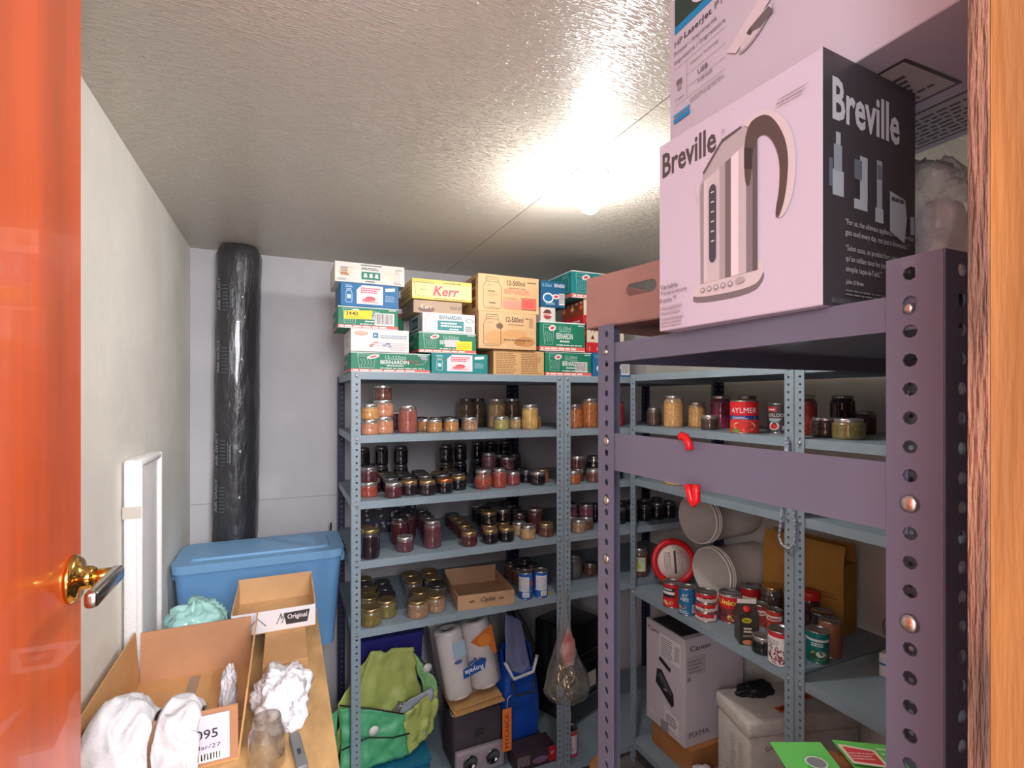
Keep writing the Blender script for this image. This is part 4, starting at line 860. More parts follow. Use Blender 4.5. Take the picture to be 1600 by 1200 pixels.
p.poly([(.34, .66), (.64, .6), (.66, .64), (.38, .7)], (50, 46, 52)); p.poly([(.26, .42), (.3, .56), (.42, .58), (.72, .42), (.74, .32), (.68, .28)], (46, 44, 50)); p.poly([(.3, .5), (.42, .55), (.68, .42), (.66, .38)], (84, 82, 90)); p.rect(.48, .4, .56, .415, (180, 180, 190))
p.poly([(.5, .1), (.86, .04), (.86, .2), (.5, .26)], (226, 222, 224)); p.lines(.54, .1, .82, .2, 4, (90, 86, 90), .5); p.rect(.4, .0, .6, .1, (150, 144, 150)); p.lines(.05, .07, .26, .13, 4, (226, 222, 226), .6); p.done(cn)
p = face(cn, W, D, Hc, 'front'); p.text('Canon', .08, .88, .05, (60, 54, 60), .34, .014); p.rect(.02, .66, .34, .83, (190, 182, 186)); p.lines(.05, .68, .3, .81, 4, (140, 132, 138), .5); p.bars(.03, .6, .1, .65, (90, 84, 90), (190, 182, 186), 5); p.text('PIXMA', .06, .08, .05, (84, 78, 84), .34); p.done(cn)
# foam cooler
FO = mat((226, 220, 212), .8, name='expanded_foam', var=.05, vs=30, bump=.2, bs=160)
co = empty('foam_cooler', (1.60, 1.405, zf), math.radians(-15), 'white foam cooler box with orange lid stickers', 'cooler'); L_, D_ = .50, .235
MB().rbox((.008, .008, 0), (L_-.008, D_-.008, .35), .014, FO).build('body', co); MB().rbox((0, 0, .351), (L_, D_, .42), .018, FO).build('lid', co)
for x, y, a in ((.19, .06, .2), (.33, .12, .1)):
    q = MB().box((-.03, -.018, 0), (.03, .018, .0006), mat((226, 108, 44), .6), T(x, y, .4202) @ R(math.degrees(a), 'Z')).build('orange_sticker', co)
    MB().box((-.018, -.007, .0006), (.018, .007, .0008), mat((120, 50, 30), .6), T(x, y, .4202) @ R(math.degrees(a), 'Z')).build('print', q)
p = Print((0.008, .008, 0), (L_-.016, 0, 0), (0, 0, .35), (0, -1, 0)); rnd = random.Random(11)
for k in range(26): p.ell(rnd.uniform(.35, .8), rnd.uniform(.35, .92), rnd.uniform(.002, .01), rnd.uniform(.003, .008), rnd.choice(((120, 84, 66), (90, 56, 44), (166, 130, 108))), 7)
p.path([(.16, .91), (.14, .89), (.15, .86), (.18, .87), (.18, .9), (.2, .88), (.21, .9), (.24, .88)], .004, (130, 92, 60)); p.done(co, 'stains')
p = Print((.008, D_-.008, 0), (0, -D_+.016, 0), (0, 0, .35), (-1, 0, 0)); p.lines(.45, .3, .62, .9, 14, (176, 166, 158), .4); p.lines(.7, .5, .86, .88, 9, (186, 176, 168), .4); p.done(co, 'embossed_text')
kb_ = crumple(.085, .035, .03, .4, 17.3, mat((28, 28, 32), .4, name='black_nylon', bump=.3, bs=30)).build('black_pouch', None, (1.79, 1.535, zf+.421), -.26); tag(kb_, 'crumpled black pouch lying on the foam cooler lid', 'pouch')
tb = crumple(.05, .035, .05, .5, 2.2, mat((232, 230, 232), .5)).build('crumpled_tissue', None, (1.63, 1.665, zf)); tag(tb, 'crumpled white plastic scrap beside the foam cooler', 'plastic scrap')
pb = crumple(.08, .1, .2, .35, 6.5, mat((188, 152, 112), .8, name='kraft_paper', bump=.3, bs=40), pinch=.4).build('paper_bag', None, (1.72, .93, zf)); tag(pb, 'crumpled brown paper bag beside the foam cooler', 'bag')
# on the lower deck of the purple rack
zq = .8605
gp = empty('produce_pack', (.93, .60, zq), -.5, 'clear produce pack with a green printed cardboard top', 'package')
MB().rbox((-.085, -.06, 0), (.085, .06, .215), .012, mat((150, 84, 50), .4, var=.4, vs=40, col2=(110, 60, 40), coat=.6)).build('contents', gp)
gm = mat((108, 206, 96), .4, name='green_card'); b = MB(); b.box((-.095, -.068, .217), (.0, .07, .219), gm, T(0, 0, 0) @ R(-3, 'Y')); b.box((.001, -.08, .220), (.105, .075, .222), gm, R(3, 'Y')); ht = b.build('header_card', gp)
p = Print((-.09, -.068, .2245), (.19, 0, 0), (0, .14, 0), (0, 0, 1)); p.ell(.2, .5, .1, .12, (226, 230, 226)).ell(.2, .5, .085, .1, (130, 136, 140)).ell(.27, .22, .085, .1, (226, 230, 226)).ell(.27, .22, .07, .08, (160, 166, 170)); p.poly([(.54, .52), (.86, .46), (.86, .8), (.54, .9)], (232, 222, 206)).poly([(.57, .56), (.83, .51), (.83, .77), (.57, .85)], (214, 70, 74)); p.lines(.58, .6, .82, .76, 3, (240, 200, 200), .4); p.lines(.88, .4, .99, .9, 5, (190, 232, 180), .4); p.ell(.86, .12, .1, .1, (30, 120, 90)).ell(.86, .1, .06, .05, (230, 236, 230)); p.b.build('print', ht)
bb = empty('brown_carton', (.72, .665, zq), .3, 'small brown carton on the lower deck of the purple rack', 'box'); MB().rbox((-.04, -.03, 0), (.04, .03, .205), .0015, cardboard((168, 108, 78)), None, 1).build('carton', bb)
# ================================================================ work table by the left wall
ZTB = 1.0
PT = mat((214, 172, 116), .65, name='plywood_top', var=.18, vs=6, stretch=(3, 1, 3)); PE = mat((206, 182, 128), .7, name='pine_edge')
tb = empty('plywood_table', (-.143, 1.35, 0), 0, 'plywood topped work table along the cream wall', 'table')
MB().box((-.247, -.55, ZTB-.018), (.243, .60, ZTB), PT).build('table_top', tb)
MB().box((.222, -.55, ZTB-.12), (.243, .60, ZTB-.0185), PE).build('apron', tb)
lm_ = MB().box((-.02, -.02, 0), (.02, .02, ZTB-.121), PE).mesh('leg')
for x, y in ((-.22, -.52), (.222, -.52), (-.22, .57), (.222, .57)):
    o = bpy.data.objects.new('leg', lm_); C.objects.link(o); o.parent = tb; o.location = (x, y, 0)
zt = ZTB+.0005
# big open carton
KB = cardboard((206, 156, 104)); KB2 = cardboard((190, 138, 100))
x0, x1, y0, y1, hh, t = -.352, -.088, 1.20, 1.615, .128, .004
bc_ = empty('open_carton', ((x0+x1)/2, (y0+y1)/2, zt), 0, 'large open brown carton with a shipping label on the table', 'box')
w_, d_ = x1-x0, y1-y0
b = MB(); b.box((-w_/2, -d_/2, 0), (w_/2, d_/2, t), KB); b.build('carton_bottom', bc_)
MB().box((-w_/2, -d_/2+.14, t), (w_/2, -d_/2+.142, t+.001), mat((110, 84, 60), .8)).build('bottom_seam', bc_)
MB().box((-.012, -d_/2+.02, t), (.012, d_/2-.02, t+.0012), mat((150, 134, 116), .35)).build('tape', bc_)
for lo, hi, M, mm in (((0, -d_/2, 0), (t, d_/2, hh+.006), T(-w_/2, 0, t) @ R(-4, 'Y'), KB), ((0, -d_/2, 0), (t, d_/2, hh+.012), T(w_/2-t, 0, t) @ R(7, 'Y'), KB), ((-w_/2+.004, 0, 0), (w_/2-.002, t, hh), T(0, d_/2-t, t) @ R(-5, 'X'), KB2), ((-w_/2+.004, 0, 0), (w_/2-.002, t, hh-.012), T(0, -d_/2, t) @ R(5, 'X'), KB2)):
    o = MB().box(lo, hi, mm, M).build('side_panel', bc_)
p = Print((.0, -d_/2-.004, .012), (.115, 0, 0), (0, -.009, .1), (0, -1, -.09)); p.rect(0, 0, 1, 1, (214, 208, 226)).text('AN095', .12, .5, .2, (50, 46, 60), .7, .014).text('Ship: Mar/27', .12, .26, .12, (50, 46, 60), .74, .01).bars(.2, .03, .9, .2); p.done(bc_, 'shipping_label')
# cloths in the carton
CLO = mat((212, 209, 212), .9, name='white_cotton', var=.06, vs=25, bump=.4, bs=60)
def cloth(label, x, y, z, rx, ry, rz, seed, cat='cloth', m=None, fr=14., amp=.4, pinch=None, name='white_cloth', rz_=0.):
    o = crumple(rx, ry, rz, amp, seed, m or CLO, 56, 34, fr=fr, pinch=pinch).build(name, None, (x, y, z), rz_); tag(o, label, cat); return o
def drape(label, xa, xb, prof, seed):
    def fn(a, c):
        n = len(prof)-1; f = c*n; i = min(int(f), n-1); f -= i
        y = prof[i][0]*(1-f)+prof[i+1][0]*f; zz = prof[i][1]*(1-f)+prof[i+1][1]*f
        e = min(a, 1-a)*2; x = xa+(xb-xa)*a; q = Vector((x*16, c*4, seed))
        n1 = noise.noise(q); n2 = 1-2*abs(noise.noise(q*2.1+Vector((3, 0, 0))))
        up = (.012*n1+.012*n2)*(1 if zz > .03 else .3)-.035*(1-e)**3
        return (x+.006*n2, y-abs(.012*n2)*(1 if y < -.01 else 0), max(zz+up, .004))
    o = MB().grid(fn, 40, 44, CLO).build('white_cloth', None, (-.22, 1.20, zt+.004)); solid(o, .003, 1); tag(o, label, 'cloth')
PR = [(.19, .004), (.15, .035), (.11, .075), (.07, .115), (.035, .142), (.005, .152), (-.02, .148), (-.036, .125), (-.044, .085), (-.05, .04), (-.054, .004)]
drape('white cotton cloth draped over the carton front by the wall', -.125, -.018, PR, 1.7)
drape('white cotton cloth draped over the carton front beside the label', -.014, .062, [(y*.95, zz*.93 if zz > .01 else zz) for y, zz in PR], 7.9)
cloth('small white cloth end standing in the carton corner', -.125, 1.40, zt+.006, .018, .03, .06, 5.9)
# flat brown carton, tray and green bag
fb = empty('flat_carton', (-.07, 1.70, zt), 0, 'low brown carton under the white lettered tray', 'box'); MB().rbox((.015, -.24, 0), (.125, .23, .06), .0015, cardboard((202, 154, 104)), None, 1).build('carton', fb)
ty = empty('cardboard_tray', (-.03, 1.79, zt+.0605), 0, 'cardboard tray with a white lettered front panel', 'box'); w_, d_, h_ = .225, .26, .072
tk = cardboard((212, 170, 122)); b = MB(); b.box((-w_/2, -d_/2, 0), (w_/2, d_/2, .003), tk); b.build('tray_bottom', ty)
for lo, hi, nm in (((-w_/2, d_/2-.003, .003), (w_/2, d_/2, h_+.012), 'back_panel'), ((-w_/2, -d_/2+.003, .003), (-w_/2+.003, d_/2-.003, h_), 'side_panel'), ((w_/2-.003, -d_/2+.003, .003), (w_/2, d_/2-.003, h_+.006), 'side_panel')): MB().box(lo, hi, tk).build(nm, ty)
MB().box((-w_/2, -d_/2, .003), (w_/2, -d_/2+.003, h_-.008), mat((226, 222, 224), .6)).build('front_panel', ty)
p = Print((-w_/2, -d_/2, .003), (w_, 0, 0), (0, 0, h_-.011), (0, -1, 0)); p.poly([(.64, .22), (.9, .22), (.93, .82), (.61, .78)], (54, 50, 54)).text('Original', .655, .4, .3, (236, 232, 232), .24, .012).text('M', .52, .3, .5, (70, 66, 70), .07, .02, .4).path([(.2, .3), (.3, .7), (.4, .3)], .003, (110, 106, 110)); p.done(ty)
GB = film((.62, .86, .82), .25, .45, 'green_film')
gb = crumple(.088, .085, .1, .35, 12.7, mat((150, 196, 190), .3, name='green_plastic_film', coat=.4, bump=.5, bs=25), 56, 34, fr=14).build('plastic_bag', None, (-.238, 1.73, zt)); tag(gb, 'pale green plastic bag lying beside the lettered tray', 'bag')
wbg = crumple(.062, .1, .062, .45, 21.4, mat((232, 230, 236), .3, name='white_plastic_film', coat=.3, bump=.5, bs=30), 60, 36, fr=15).build('plastic_bag', None, (-.008, 1.335, zt)); tag(wbg, 'crumpled white plastic bag beside the large carton', 'bag')
gj = empty('glass_jar', (-.035, 1.155, zt), 0, 'clear glass jar beside the large carton', 'jar'); MB().lathe([(.03, 0), (.034, .004), (.035, .07), (.028, .085), (.026, .1), (.024, .1), (.026, .084), (.032, .068), (.031, .006), (0, .005)], film((.93, .93, .91), .3, .03, 'clear_glass', .05), 28, cap=False).build('glass', gj)
bx = atZ(466, 1180, ZTB); bo_ = empty('box_cutter', (bx.x, bx.y, zt), .12, 'grey box cutter lying on the table', 'knife'); MB().rbox((-.011, -.06, 0), (.011, .06, .014), .004, mat((112, 116, 118), .4)).build('handle', bo_); MB().box((-.003, -.02, .0141), (.003, -.005, .017), mat((50, 52, 54), .5)).build('slider', bo_)
# foam lid against the wall
fl = empty('foam_board', (XL+.004, 1.765, zt), 0, 'white rimmed foam board standing against the cream wall', 'foam board'); FM = mat((236, 234, 234), .8, name='expanded_foam', bump=.3, bs=120)
hl = .585; b = MB(); b.rbox((.0, -.125, 0), (.03, .125, hl), .008, FM); b.build('panel', fl)
b = MB(); b.rbox((.028, -.125, .0), (.042, -.108, hl), .006, FM); b.build('rim', fl); b = MB(); b.rbox((.028, .108, .0), (.042, .125, hl), .006, FM); b.build('rim', fl)
b = MB(); b.rbox((.028, -.1078, hl-.018), (.042, .1078, hl), .006, FM); b.build('rim', fl); MB().box((-.001, -.1258, .43), (.04, -.1245, .462), mat((196, 190, 178), .4)).build('tape', fl)
# blue tote on a crate, wrapped air duct
cr = empty('wooden_crate', (-.16, 2.335, 0), 0, 'slatted wooden crate supporting the blue tote', 'crate')
for k in range(5): MB().box((-.21, -.14, .01+.15*k), (.21, .14, .13+.15*k), PE).build('slat_band', cr)
for x, y in ((-.19, -.13), (.19, -.13), (-.19, .13), (.19, .13)): MB().box((x-.02, y-.02, 0), (x+.02, y+.02, .745), PE).build('corner_post', cr)
TB_ = mat((104, 154, 202), .42, name='blue_polypropylene'); TL = mat((122, 170, 212), .45, name='blue_lid_plastic')
to = empty('storage_tote', (-.082, 2.335, .7455), 0, 'blue plastic storage tote with a snap lid', 'tote')
def tapered(w0, d0, w1, d1, h, r, m, seg=5):
    b = MB(); n = seg*4; V = []
    for (w_, d_, z_) in ((w0, d0, 0), (w1, d1, h)):
        for q, (sx, sy) in enumerate(((1, 1), (-1, 1), (-1, -1), (1, -1))):
            for k in range(seg):
                a = math.pi/2*(q+k/(seg-1)); V.append((sx*(w_/2-r)+r*math.cos(a), sy*(d_/2-r)+r*math.sin(a), z_))
    F_ = [(k, (k+1) % n, n+(k+1) % n, n+k) for k in range(n)]; b.add(V, F_, m, True); b.add(V[:n], [list(range(n))[::-1]], m); b.add(V[n:], [list(range(n))], m); return b
tapered(.53, .25, .585, .30, .36, .035, TB_).build('body', to)
lid = tapered(.60, .315, .605, .32, .032, .04, TL); o = lid.build('lid', to); o.location = (0, 0, .361)
r2 = tapered(.50, .22, .49, .21, .008, .03, TL).build('raised_panel', o); r2.location = (0, 0, .032)
for s in (-1, 1): h = MB(); h.rbox((-.012, -.06, -.03), (.014, .06, .012), .005, TL); q = h.build('handle_clip', to); q.location = (s*.298, 0, .345)
BF = mat((52, 52, 56), .3, name='black_plastic_film', coat=.5, bump=1., bs=38, stretch=(1, 1, .3))
du = empty('air_duct_bag', (-.225, 2.595, 0), 0, 'insulated air duct in black plastic leaning in the corner', 'duct')
def dfn(a, c):
    th = 2*math.pi*a; zz = 2.425*c; r = .094*(1+.05*noise.noise(Vector((math.cos(th)*1.5, math.sin(th)*1.5, zz*3)))+.03*noise.noise(Vector((math.cos(th)*4, math.sin(th)*4, zz*9))))
    if c > .985: r *= 1-(c-.985)*12
    return (r*math.cos(th)*.98+.035*c, r*math.sin(th)*.98, zz)
b = MB(); b.grid(dfn, 40, 110, BF); n = 41; b.f.append([110*n+i for i in range(40)]); b.mi.append(0); b.sm.append(False); b.build('wrapped_duct', du)
for zz in (1.25, 1.45, 1.85, 2.12):
    p = Print((-.075+.035*zz/2.425, -.0, zz), (1, 0, 0), (0, 0, .16), (0, 0, 0), (.0975, .17)); p.o = Vector((.035*zz/2.425, 0, zz)); g = (150, 156, 166)
    v_, f_, ar = text_geo('AIR DUCT', .01)
    p.b.add([p.P(.10-.08*bb_, .05+a_*.9) for a_, bb_ in v_], f_, ink(g)); p.lines(.16, .05, .32, .8, 8, (96, 100, 108), .3); p.rect(.62, .4, .66, .46, (190, 200, 214))
    if zz > 1.4: p.path([(.36, .1), (.5, .1), (.5, .7), (.36, .7), (.36, .1)], .0012, (120, 126, 134)); v_, f_, ar = text_geo('WARNING', .01); p.b.add([p.P(.43-.04*bb_, .12+a_*.5) for a_, bb_ in v_], f_, ink(g))
    p.done(du, 'warning_print')
cb = MB().tube([(.20, 2.60, 1.15), (.19, 2.6, .95), (.165, 2.57, .8), (.14, 2.55, .6), (.15, 2.52, .3), (.2, 2.5, .02)], .004, mat((30, 30, 34), .5), 8).build('cable'); tag(cb, 'black cable hanging by the back shelving', 'cable')
# ================================================================ fifth shelf: tray and soda cans
z5 = ZB[4]+.0005
w_, d_, h_ = .232, .30, .062
c0 = atZ(721, 962, z5); c1 = atZ(811, 950, z5); a5 = math.atan2(c1.y-c0.y, c1.x-c0.x); m5 = Vector(((c0.x+c1.x)/2, (c0.y+c1.y)/2)); nn = Vector((-math.sin(a5), math.cos(a5)))
w_ = (Vector((c1.x, c1.y))-Vector((c0.x, c0.y))).length; ctr = m5+nn*d_/2
t5 = empty('cardboard_tray', (ctr.x, max(ctr.y, YF+.16), z5), a5, 'low open brown tray with script lettering on the back shelf', 'box'); tk = cardboard((196, 158, 122))
MB().box((-w_/2, -d_/2, 0), (w_/2, d_/2, .002), tk).build('tray_bottom', t5)
for lo, hi in (((-w_/2, -d_/2, .002), (w_/2, -d_/2+.003, h_)), ((-w_/2, d_/2-.003, .002), (w_/2, d_/2, h_+.02)), ((-w_/2, -d_/2+.003, .002), (-w_/2+.003, d_/2-.003, h_)), ((w_/2-.003, -d_/2+.003, .002), (w_/2, d_/2-.003, h_))): MB().box(lo, hi, tk).build('side_panel', t5)
p = Print((-w_/2, -d_/2, 0), (w_, 0, 0), (0, 0, h_), (0, -1, 0)); p.text('Caylee', .38, .32, .44, (70, 52, 44), .26, .02, .35).rect(.2, .45, .29, .6, (120, 92, 74)).rect(.72, .45, .81, .6, (120, 92, 74)); p.done(t5)
for (u, v), sp in (((822, 938), -.2), ((846, 935), .25)):
    p0 = atZ(u, v, z5); can_at('blue soda can with a pale panel on the back shelf', p0.x+.012, p0.y+.031, z5, .0325, .118, (28, 92, 176), a_cola, None, sp, 'blue soda cans')
pn = MB().tube([(1.035, 2.12, z5+.0045), (1.125, 2.085, z5+.0045)], .004, mat((230, 176, 40), .4), 6).build('pencil'); tag(pn, 'yellow pencil on the back shelf beside the soda cans', 'pencil')
bk4 = carton('patterned_box', 'black box printed with white rings on the back shelf', 'box', .25, .09, .135, (.455, 2.50, ZB[3]+.0005), 0, (30, 28, 44)); p = face(bk4, .25, .09, .135, 'front'); rnd = random.Random(5)
for k in range(26): x, y = rnd.uniform(.06, .94), rnd.uniform(.1, .92); p.ell(x, y, .03, .035, (206, 204, 210), 10, k).ell(x, y, .018, .02, (30, 28, 44), 10, k)
p.done(bk4)
gbx = carton('grey_box', 'grey carton at the end of the second back shelf', 'box', .085, .14, .085, (1.085, 2.50, ZB[1]+.0005), 0, (128, 124, 132)); 
for k in range(2): put_jar(1.082, 2.465+.07*k, ZB[1]+.0865, 'mini', 'black jelly', 'dark', 'on the grey carton')
can_at('red can on the corner shelf behind the purple upright', 1.45, 2.10, ZB[4]+.0005, .034, .115, (206, 40, 44), a_redc)
# ================================================================ under the back unit
zb = ZB[5]+.0005
nb = empty('storage_bin', (.43, 2.45, zb), 0, 'dark navy plastic bin at the back under the jars', 'bin'); tapered(.27, .2, .31, .23, .56, .02, mat((44, 40, 120), .4, coat=.2)).build('body', nb); q = tapered(.318, .238, .32, .24, .02, .02, mat((50, 48, 132), .4)).build('rim', nb); q.location = (0, 0, .561)
tl = empty('storage_bin', (.40, 2.19, zb), 0, 'teal plastic bin under the green shopping bag', 'bin'); tapered(.30, .2, .31, .21, .145, .02, mat((24, 104, 140), .4)).build('body', tl); q = tapered(.32, .22, .32, .22, .012, .02, mat((28, 112, 146), .4)).build('rim', tl); q.location = (0, 0, .1455)
# green reusable shopping bag, gaping open
gsb = empty('shopping_bag', (.392, 2.205, zb+.168), .12, 'crumpled green patterned shopping bag with open mouth', 'bag'); G1 = mat((140, 196, 130), .45, name='woven_plastic', bump=.3, bs=30); G2 = mat((178, 190, 104), .5, name='woven_plastic_olive', bump=.3, bs=30); G3 = mat((84, 176, 124), .45, name='woven_plastic_mint', bump=.3, bs=30); BLK = mat((34, 38, 36), .6)
def sheet(name, pts, m, parent, th=.004, nz=.028, seed=0., div=18):
    a, b_, c, d = [Vector(q) for q in pts]
    def fn(s, t_): q = (a*(1-s)+b_*s)*(1-t_)+(d*(1-s)+c*s)*t_; k = noise.noise(q*14+Vector((seed, 0, 0)))*nz+noise.noise(q*35+Vector((0, seed, 0)))*nz*.4; return q+Vector((k*.4, -abs(k), k*.5))
    o = MB().grid(fn, div, div, m).build(name, parent); return solid(o, th, 0)
sheet('back_panel', ((-.20, .0, .03), (.20, .04, .06), (.13, .06, .37), (-.05, .05, .42)), G2, gsb, seed=1)
sheet('side_panel', ((-.21, -.01, .02), (-.20, .01, .03), (-.05, .05, .42), (-.20, .0, .25)), G2, gsb, seed=2)
sheet('front_panel', ((-.20, -.06, .0), (.07, -.085, .0), (.05, -.07, .17), (-.2, -.03, .26)), G3, gsb, seed=3)
sheet('front_panel', ((.07, -.085, .0), (.20, -.03, .04), (.23, -.01, .2), (.05, -.07, .17)), G2, gsb, seed=4)
sheet('side_panel', ((.20, -.03, .05), (.21, .02, .05), (.13, .06, .37), (.23, -.005, .21)), G1, gsb, seed=5)
sheet('lining', ((.0, -.055, .03), (.17, -.04, .04), (.2, -.015, .21), (.06, -.03, .19)), mat((150, 160, 172), .5), gsb, seed=6)
sheet('side_panel', ((-.27, .0, .08), (-.205, -.02, .04), (-.205, -.02, .24), (-.26, .0, .2)), G3, gsb, seed=7)
b = MB(); b.tube([(-.2, -.035, .262), (-.08, -.06, .225), (.05, -.078, .172)], .003, BLK, 6); b.build('binding', gsb); b = MB(); b.tube([(-.2, -.065, .1), (-.1, -.088, .13), (.0, -.095, .1), (.07, -.09, .09)], .003, BLK, 6); b.build('binding', gsb); b = MB(); b.tube([(.13, .05, .37), (.19, .02, .29), (.232, -.012, .205)], .003, BLK, 6); b.build('binding', gsb)
for x, y, zz in ((-.08, -.083, .155), (.18, .0, .30)): MB().lathe([(0, 0), (.02, 0), (.02, .001), (0, .0015)], mat((232, 236, 232), .5), 18, T(x, y-.014, zz) @ R(90, 'X'), cap=False).build('round_emblem', gsb)
crumple(.05, .04, .09, .3, 31, mat((120, 116, 112), .2, coat=.6, var=.4, vs=20), fr=12).build('contents', gsb).location = (.06, -.0, .03)
# grey wheeled cart bag with tray, cardboard and paper towels on top
cg = empty('wheeled_cart_bag', (.795, 2.25, zb), 0, 'dark grey trolley bag with a steel rim and metal cups on its front', 'trolley bag'); CG = mat((70, 64, 72), .75, name='polyester', bump=.3, bs=80)
MB().rbox((-.12, -.09, 0), (.115, .09, .25), .02, CG).build('body', cg)
rim = MB(); rim.tube([(-.12, -.09, .255), (.112, -.09, .275), (.112, .09, .275), (-.12, .09, .255), (-.12, -.09, .255)], .007, NICK, 8); rim.build('steel_rim', cg)
MB().rbox((-.02, -.1, .15), (.02, -.09, .175), .003, mat((50, 52, 52), .5)).build('buckle', cg)
tr = MB(); tr.rbox((-.12, -.128, .0), (.112, -.094, .11), .012, mat((160, 150, 160), .35)); tr = tr.build('cup_tray', cg)
for x in (-.055, .05): MB().lathe([(.032, 0), (.034, .003), (.028, .006), (.026, .002), (0, .001)], mat((150, 150, 152), .15, 1.), 22, T(x, -.1285, .06) @ R(90, 'X'), cap=False).build('metal_cup', tr)
fc = empty('cardboard_sheet', (.79, 2.24, zb+.285), .0, 'folded tan cardboard sheet on the trolley bag', 'cardboard'); MB().box((-.12, -.12, 0), (.115, .08, .004), cardboard((206, 156, 100)), R(-4, 'Y')).build('lower_layer', fc); MB().box((-.11, -.09, .008), (.115, .08, .012), cardboard((212, 164, 108)), R(-5, 'Y')).build('upper_layer', fc)
pt = empty('paper_towel_pack', (.79, 2.28, zb+.312), .0, 'plastic wrapped pack of paper towel rolls', 'paper towels'); RW = mat((232, 228, 226), .5, name='quilted_paper', bump=.3, bs=90)
Mt = R(-9, 'Y') @ R(-6, 'X')
for x in (-.066, .066):
    for y in (-.045, .075): MB().lathe([(.062, 0), (.064, .005), (.064, .29), (.06, .298), (.022, .298), (.02, .285), (0, .285)], RW, 26, Mt @ T(x, y, .004), cap=False).build('roll', pt)
fm = film((.98, .97, .97), .16, .14); MB().rbox((-.134, -.113, .002), (.134, .143, .302), .03, fm, Mt).build('wrapper', pt)
p = Print(Mt @ Vector((-.13, -.1135, .005)), Mt.to_3x3() @ Vector((.26, 0, 0)), Mt.to_3x3() @ Vector((0, 0, .29)), Mt.to_3x3() @ Vector((0, -1, 0)))
p.poly([(.32, .28), (.72, .32), (.78, .46), (.7, .5), (.5, .44), (.34, .42)], (30, 84, 160)).text('Royale', .36, .32, .1, (240, 240, 244), .34, .02, 0, 0, True).text('Tiger', .42, .44, .09, (40, 90, 160), .26, .03, .2, 0, True); p.rect(.22, .62, .45, .86, (176, 206, 222)); p.poly([(.55, .78), (.98, .95), (.99, .5), (.93, .48), (.86, .64), (.7, .66)], (224, 120, 50)); p.ell(.8, .74, .12, .1, (240, 150, 70)); p.ell(.28, .56, .07, .03, (90, 110, 160)); p.done(pt)
# blue insulated bag
ib = empty('insulated_bag', (1.025, 2.265, zb), 0, 'blue insulated carrier bag with grey lining gaping open', 'bag'); IB = mat((20, 76, 176), .38, name='blue_nylon', bump=.25, bs=20, coat=.2)
def ifn(a, c):
    th = 2*math.pi*a; zz = .05+.40*c; rx = .1-.025*c+.02*math.sin(c*3.1); ry = .085-.015*c
    k = 1+.07*noise.noise(Vector((math.cos(th)*2, math.sin(th)*2, zz*9))); sx = abs(math.cos(th))**.6*math.copysign(1, math.cos(th)); sy = abs(math.sin(th))**.6*math.copysign(1, math.sin(th))
    return (rx*k*sx+.0*c, ry*k*sy, zz-(.10*c if sy < 0 else 0)*(1-abs(sx)*.3))
o = MB().grid(ifn, 44, 24, IB).build('body', ib); solid(o, .006, -1)
MB().rbox((-.1, -.082, .0), (.1, .082, .06), .02, mat((40, 40, 46), .7)).build('base', ib)
sheet('grey_lining', ((-.075, -.05, .33), (.06, -.05, .33), (.05, .055, .555), (-.04, .05, .60)), mat((128, 136, 176), .5), ib, .006, .01, 3)
b = MB(); b.tube([(-.085, -.06, .42), (-.05, -.085, .345), (.05, -.088, .36), (.085, -.06, .42)], .008, mat((206, 208, 214), .5), 8); b.build('rim_tape', ib)
b = MB(); b.tube([(.02, .06, .60), (.07, .05, .52), (.10, .0, .42)], .012, mat((34, 34, 40), .7), 8); b.build('shoulder_strap', ib)
b = MB(); b.tube([(-.06, -.088, .33), (-.05, -.11, .28), (.04, -.11, .28), (.05, -.09, .33)], .006, mat((44, 44, 52), .7), 8); b.build('carry_handle', ib)
og = empty('orange_tag', (.905, 2.098, zb+.08), 0, 'orange paper tag hanging by the blue bag', 'tag'); b = MB(); b.box((-.022, -.001, 0), (.022, .001, .19), mat((240, 128, 48), .6)); b.build('paper', og)
p = Print((-.022, -.001, 0), (.044, 0, 0), (0, 0, .19), (0, -1, 0)); v_, f_, ar = text_geo('MYCHICK', .01); p.b.add([p.P(.7-.45*bb_, .08+a_*.82) for a_, bb_ in v_], f_, ink((90, 50, 30))); p.done(og); MB().tube([(0, 0, .19), (.004, .0, .235), (.02, .0, .245)], .0015, mat((230, 230, 232), .5), 6).build('string', og)
rb = carton('appliance_carton', 'dark red and black printed carton under the blue bag', 'box', .2, .1, .075, (1.03, 2.11, zb), 0, (64, 46, 56)); p = face(rb, .2, .1, .075, 'front'); p.lines(.04, .3, .4, .9, 6, (190, 180, 184), .4).rect(.82, .1, 1, 1, (186, 30, 50)).ell(.6, .4, .2, .2, (130, 100, 130)).text('W', .86, .5, .2, (236, 226, 230), .08); p.done(rb); rb.location.y = 2.105
# clear bag of jar lids hung on the front of the shelf
hg = empty('plastic_bag', (1.118, 1.955, .41), 0, 'clear plastic bag of jar rings hanging from the back shelf', 'bag')
def hfn(a, c):
    th = 2*math.pi*a; zz = .50*c; pr = [(0, .03), (.05, .085), (.14, .11), (.28, .09), (.42, .058), (.6, .034), (.8, .016), (.92, .008), (1, .016)]
    for i in range(len(pr)-1):
        if pr[i][0] <= c <= pr[i+1][0]: f = (c-pr[i][0])/(pr[i+1][0]-pr[i][0]); r = pr[i][1]*(1-f)+pr[i+1][1]*f; break
    k = 1+.16*noise.noise(Vector((math.cos(th)*2.2, math.sin(th)*2.2, zz*7)))+.08*noise.noise(Vector((math.cos(th)*6, math.sin(th)*6, zz*5)))
    return (r*k*math.cos(th)-.028*c+.02, r*k*.72*math.sin(th)+.0*c, zz)
MB().grid(hfn, 48, 40, film((.97, .96, .96), .2, .08)).build('film', hg)
RG = mat((200, 186, 150), .25, .9, name='jar_ring'); rnd = random.Random(9)
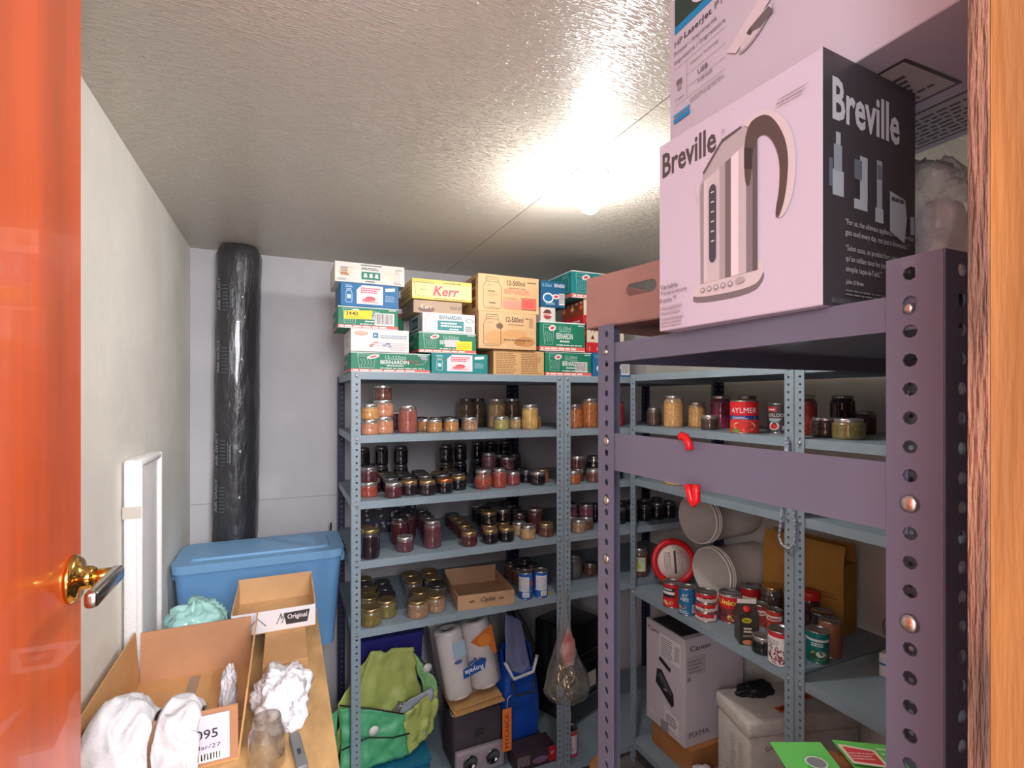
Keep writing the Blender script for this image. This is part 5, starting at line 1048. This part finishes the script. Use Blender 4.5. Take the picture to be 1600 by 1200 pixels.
for k in range(9):
    MB().lathe([(.031, 0), (.034, .0), (.034, .015), (.031, .015), (.031, 0)], RG, 22, T(rnd.uniform(-.035, .06), rnd.uniform(-.03, .03), .05+.012*k) @ R(rnd.uniform(20, 90), 'X') @ R(rnd.uniform(-60, 60), 'Y'), cap=False).build('jar_ring', hg)
crumple(.035, .025, .1, .3, 14, mat((196, 90, 84), .5, var=.4, vs=12, col2=(226, 210, 206)), pinch=.5).build('red_wrapper', hg).location = (.02, 0, .17)
# corner unit floor: black printer parts, small goods
zc = .0505
bp_ = empty('black_printer', (1.42, 2.44, zc), .35, 'black printer standing on edge in the dark corner', 'printer'); PB = mat((24, 24, 28), .2, name='gloss_black', coat=.5)
MB().rbox((-.14, -.13, 0), (.14, .13, .50), .02, PB).build('housing', bp_); MB().rbox((-.10, -.155, .16), (.12, -.128, .30), .006, PB, R(0, 'X')).build('paper_tray', bp_)
for zz, w__ in ((.35, .2), (.30, .16), (.12, .18)): MB().box((-w__/2, -.137, zz), (w__/2, -.1305, zz+.006), mat((150, 152, 158), .2, .8)).build('trim_strip', bp_)
st = MB().box((-.03, -.157, .18), (.04, -.1555, .26), mat((206, 196, 186), .6)).build('paper_sticker', bp_)
yb_ = carton('yellow_box', 'yellow and black box on the corner floor shelf', 'box', .05, .04, .12, (1.29, 2.25, zc), .2, (226, 204, 60)); p = face(yb_, .05, .04, .12, 'front'); p.rect(.4, .2, .9, .6, (40, 36, 30)); p.done(yb_)
can_at('pink and white labelled can on the corner floor shelf', 1.245, 2.12, zc, .033, .125, (226, 206, 210), lambda p: p.rect(0, 0, 1, .12, (206, 60, 80)).rect(0, .85, 1, 1, (206, 60, 80)).lines(.2, .25, .7, .6, 4, (150, 100, 120), .4).poly([(.5, .64), (.56, .7), (.5, .76), (.44, .7)], (60, 50, 60)), None)

tc_ = empty('brown_carton', (1.30, 1.93, .0005), .5, 'small tan carton on the floor in front of the corner shelving', 'box'); MB().rbox((-.05, -.04, 0), (.05, .04, .125), .0015, cardboard((190, 132, 90)), None, 1).build('carton', tc_); MB().box((-.05, -.04, .126), (.05, -.0, .128), cardboard((200, 144, 100)), R(12, 'X')).build('flap', tc_)
# clear wrap bag standing behind the kettle carton
cwb = empty('plastic_bag', (.80, .40, ZP+.0005), 0, 'clear crinkled plastic bag standing behind the kettle carton', 'bag')
crumple(.085, .075, .142, .25, 40.3, film((.95, .93, .93), .3, .3), 60, 40, fr=13).build('film', cwb)
crumple(.06, .05, .105, .25, 44.1, mat((214, 206, 204), .5, name='packing_foam', bump=.3, bs=30), fr=11).build('contents', cwb)
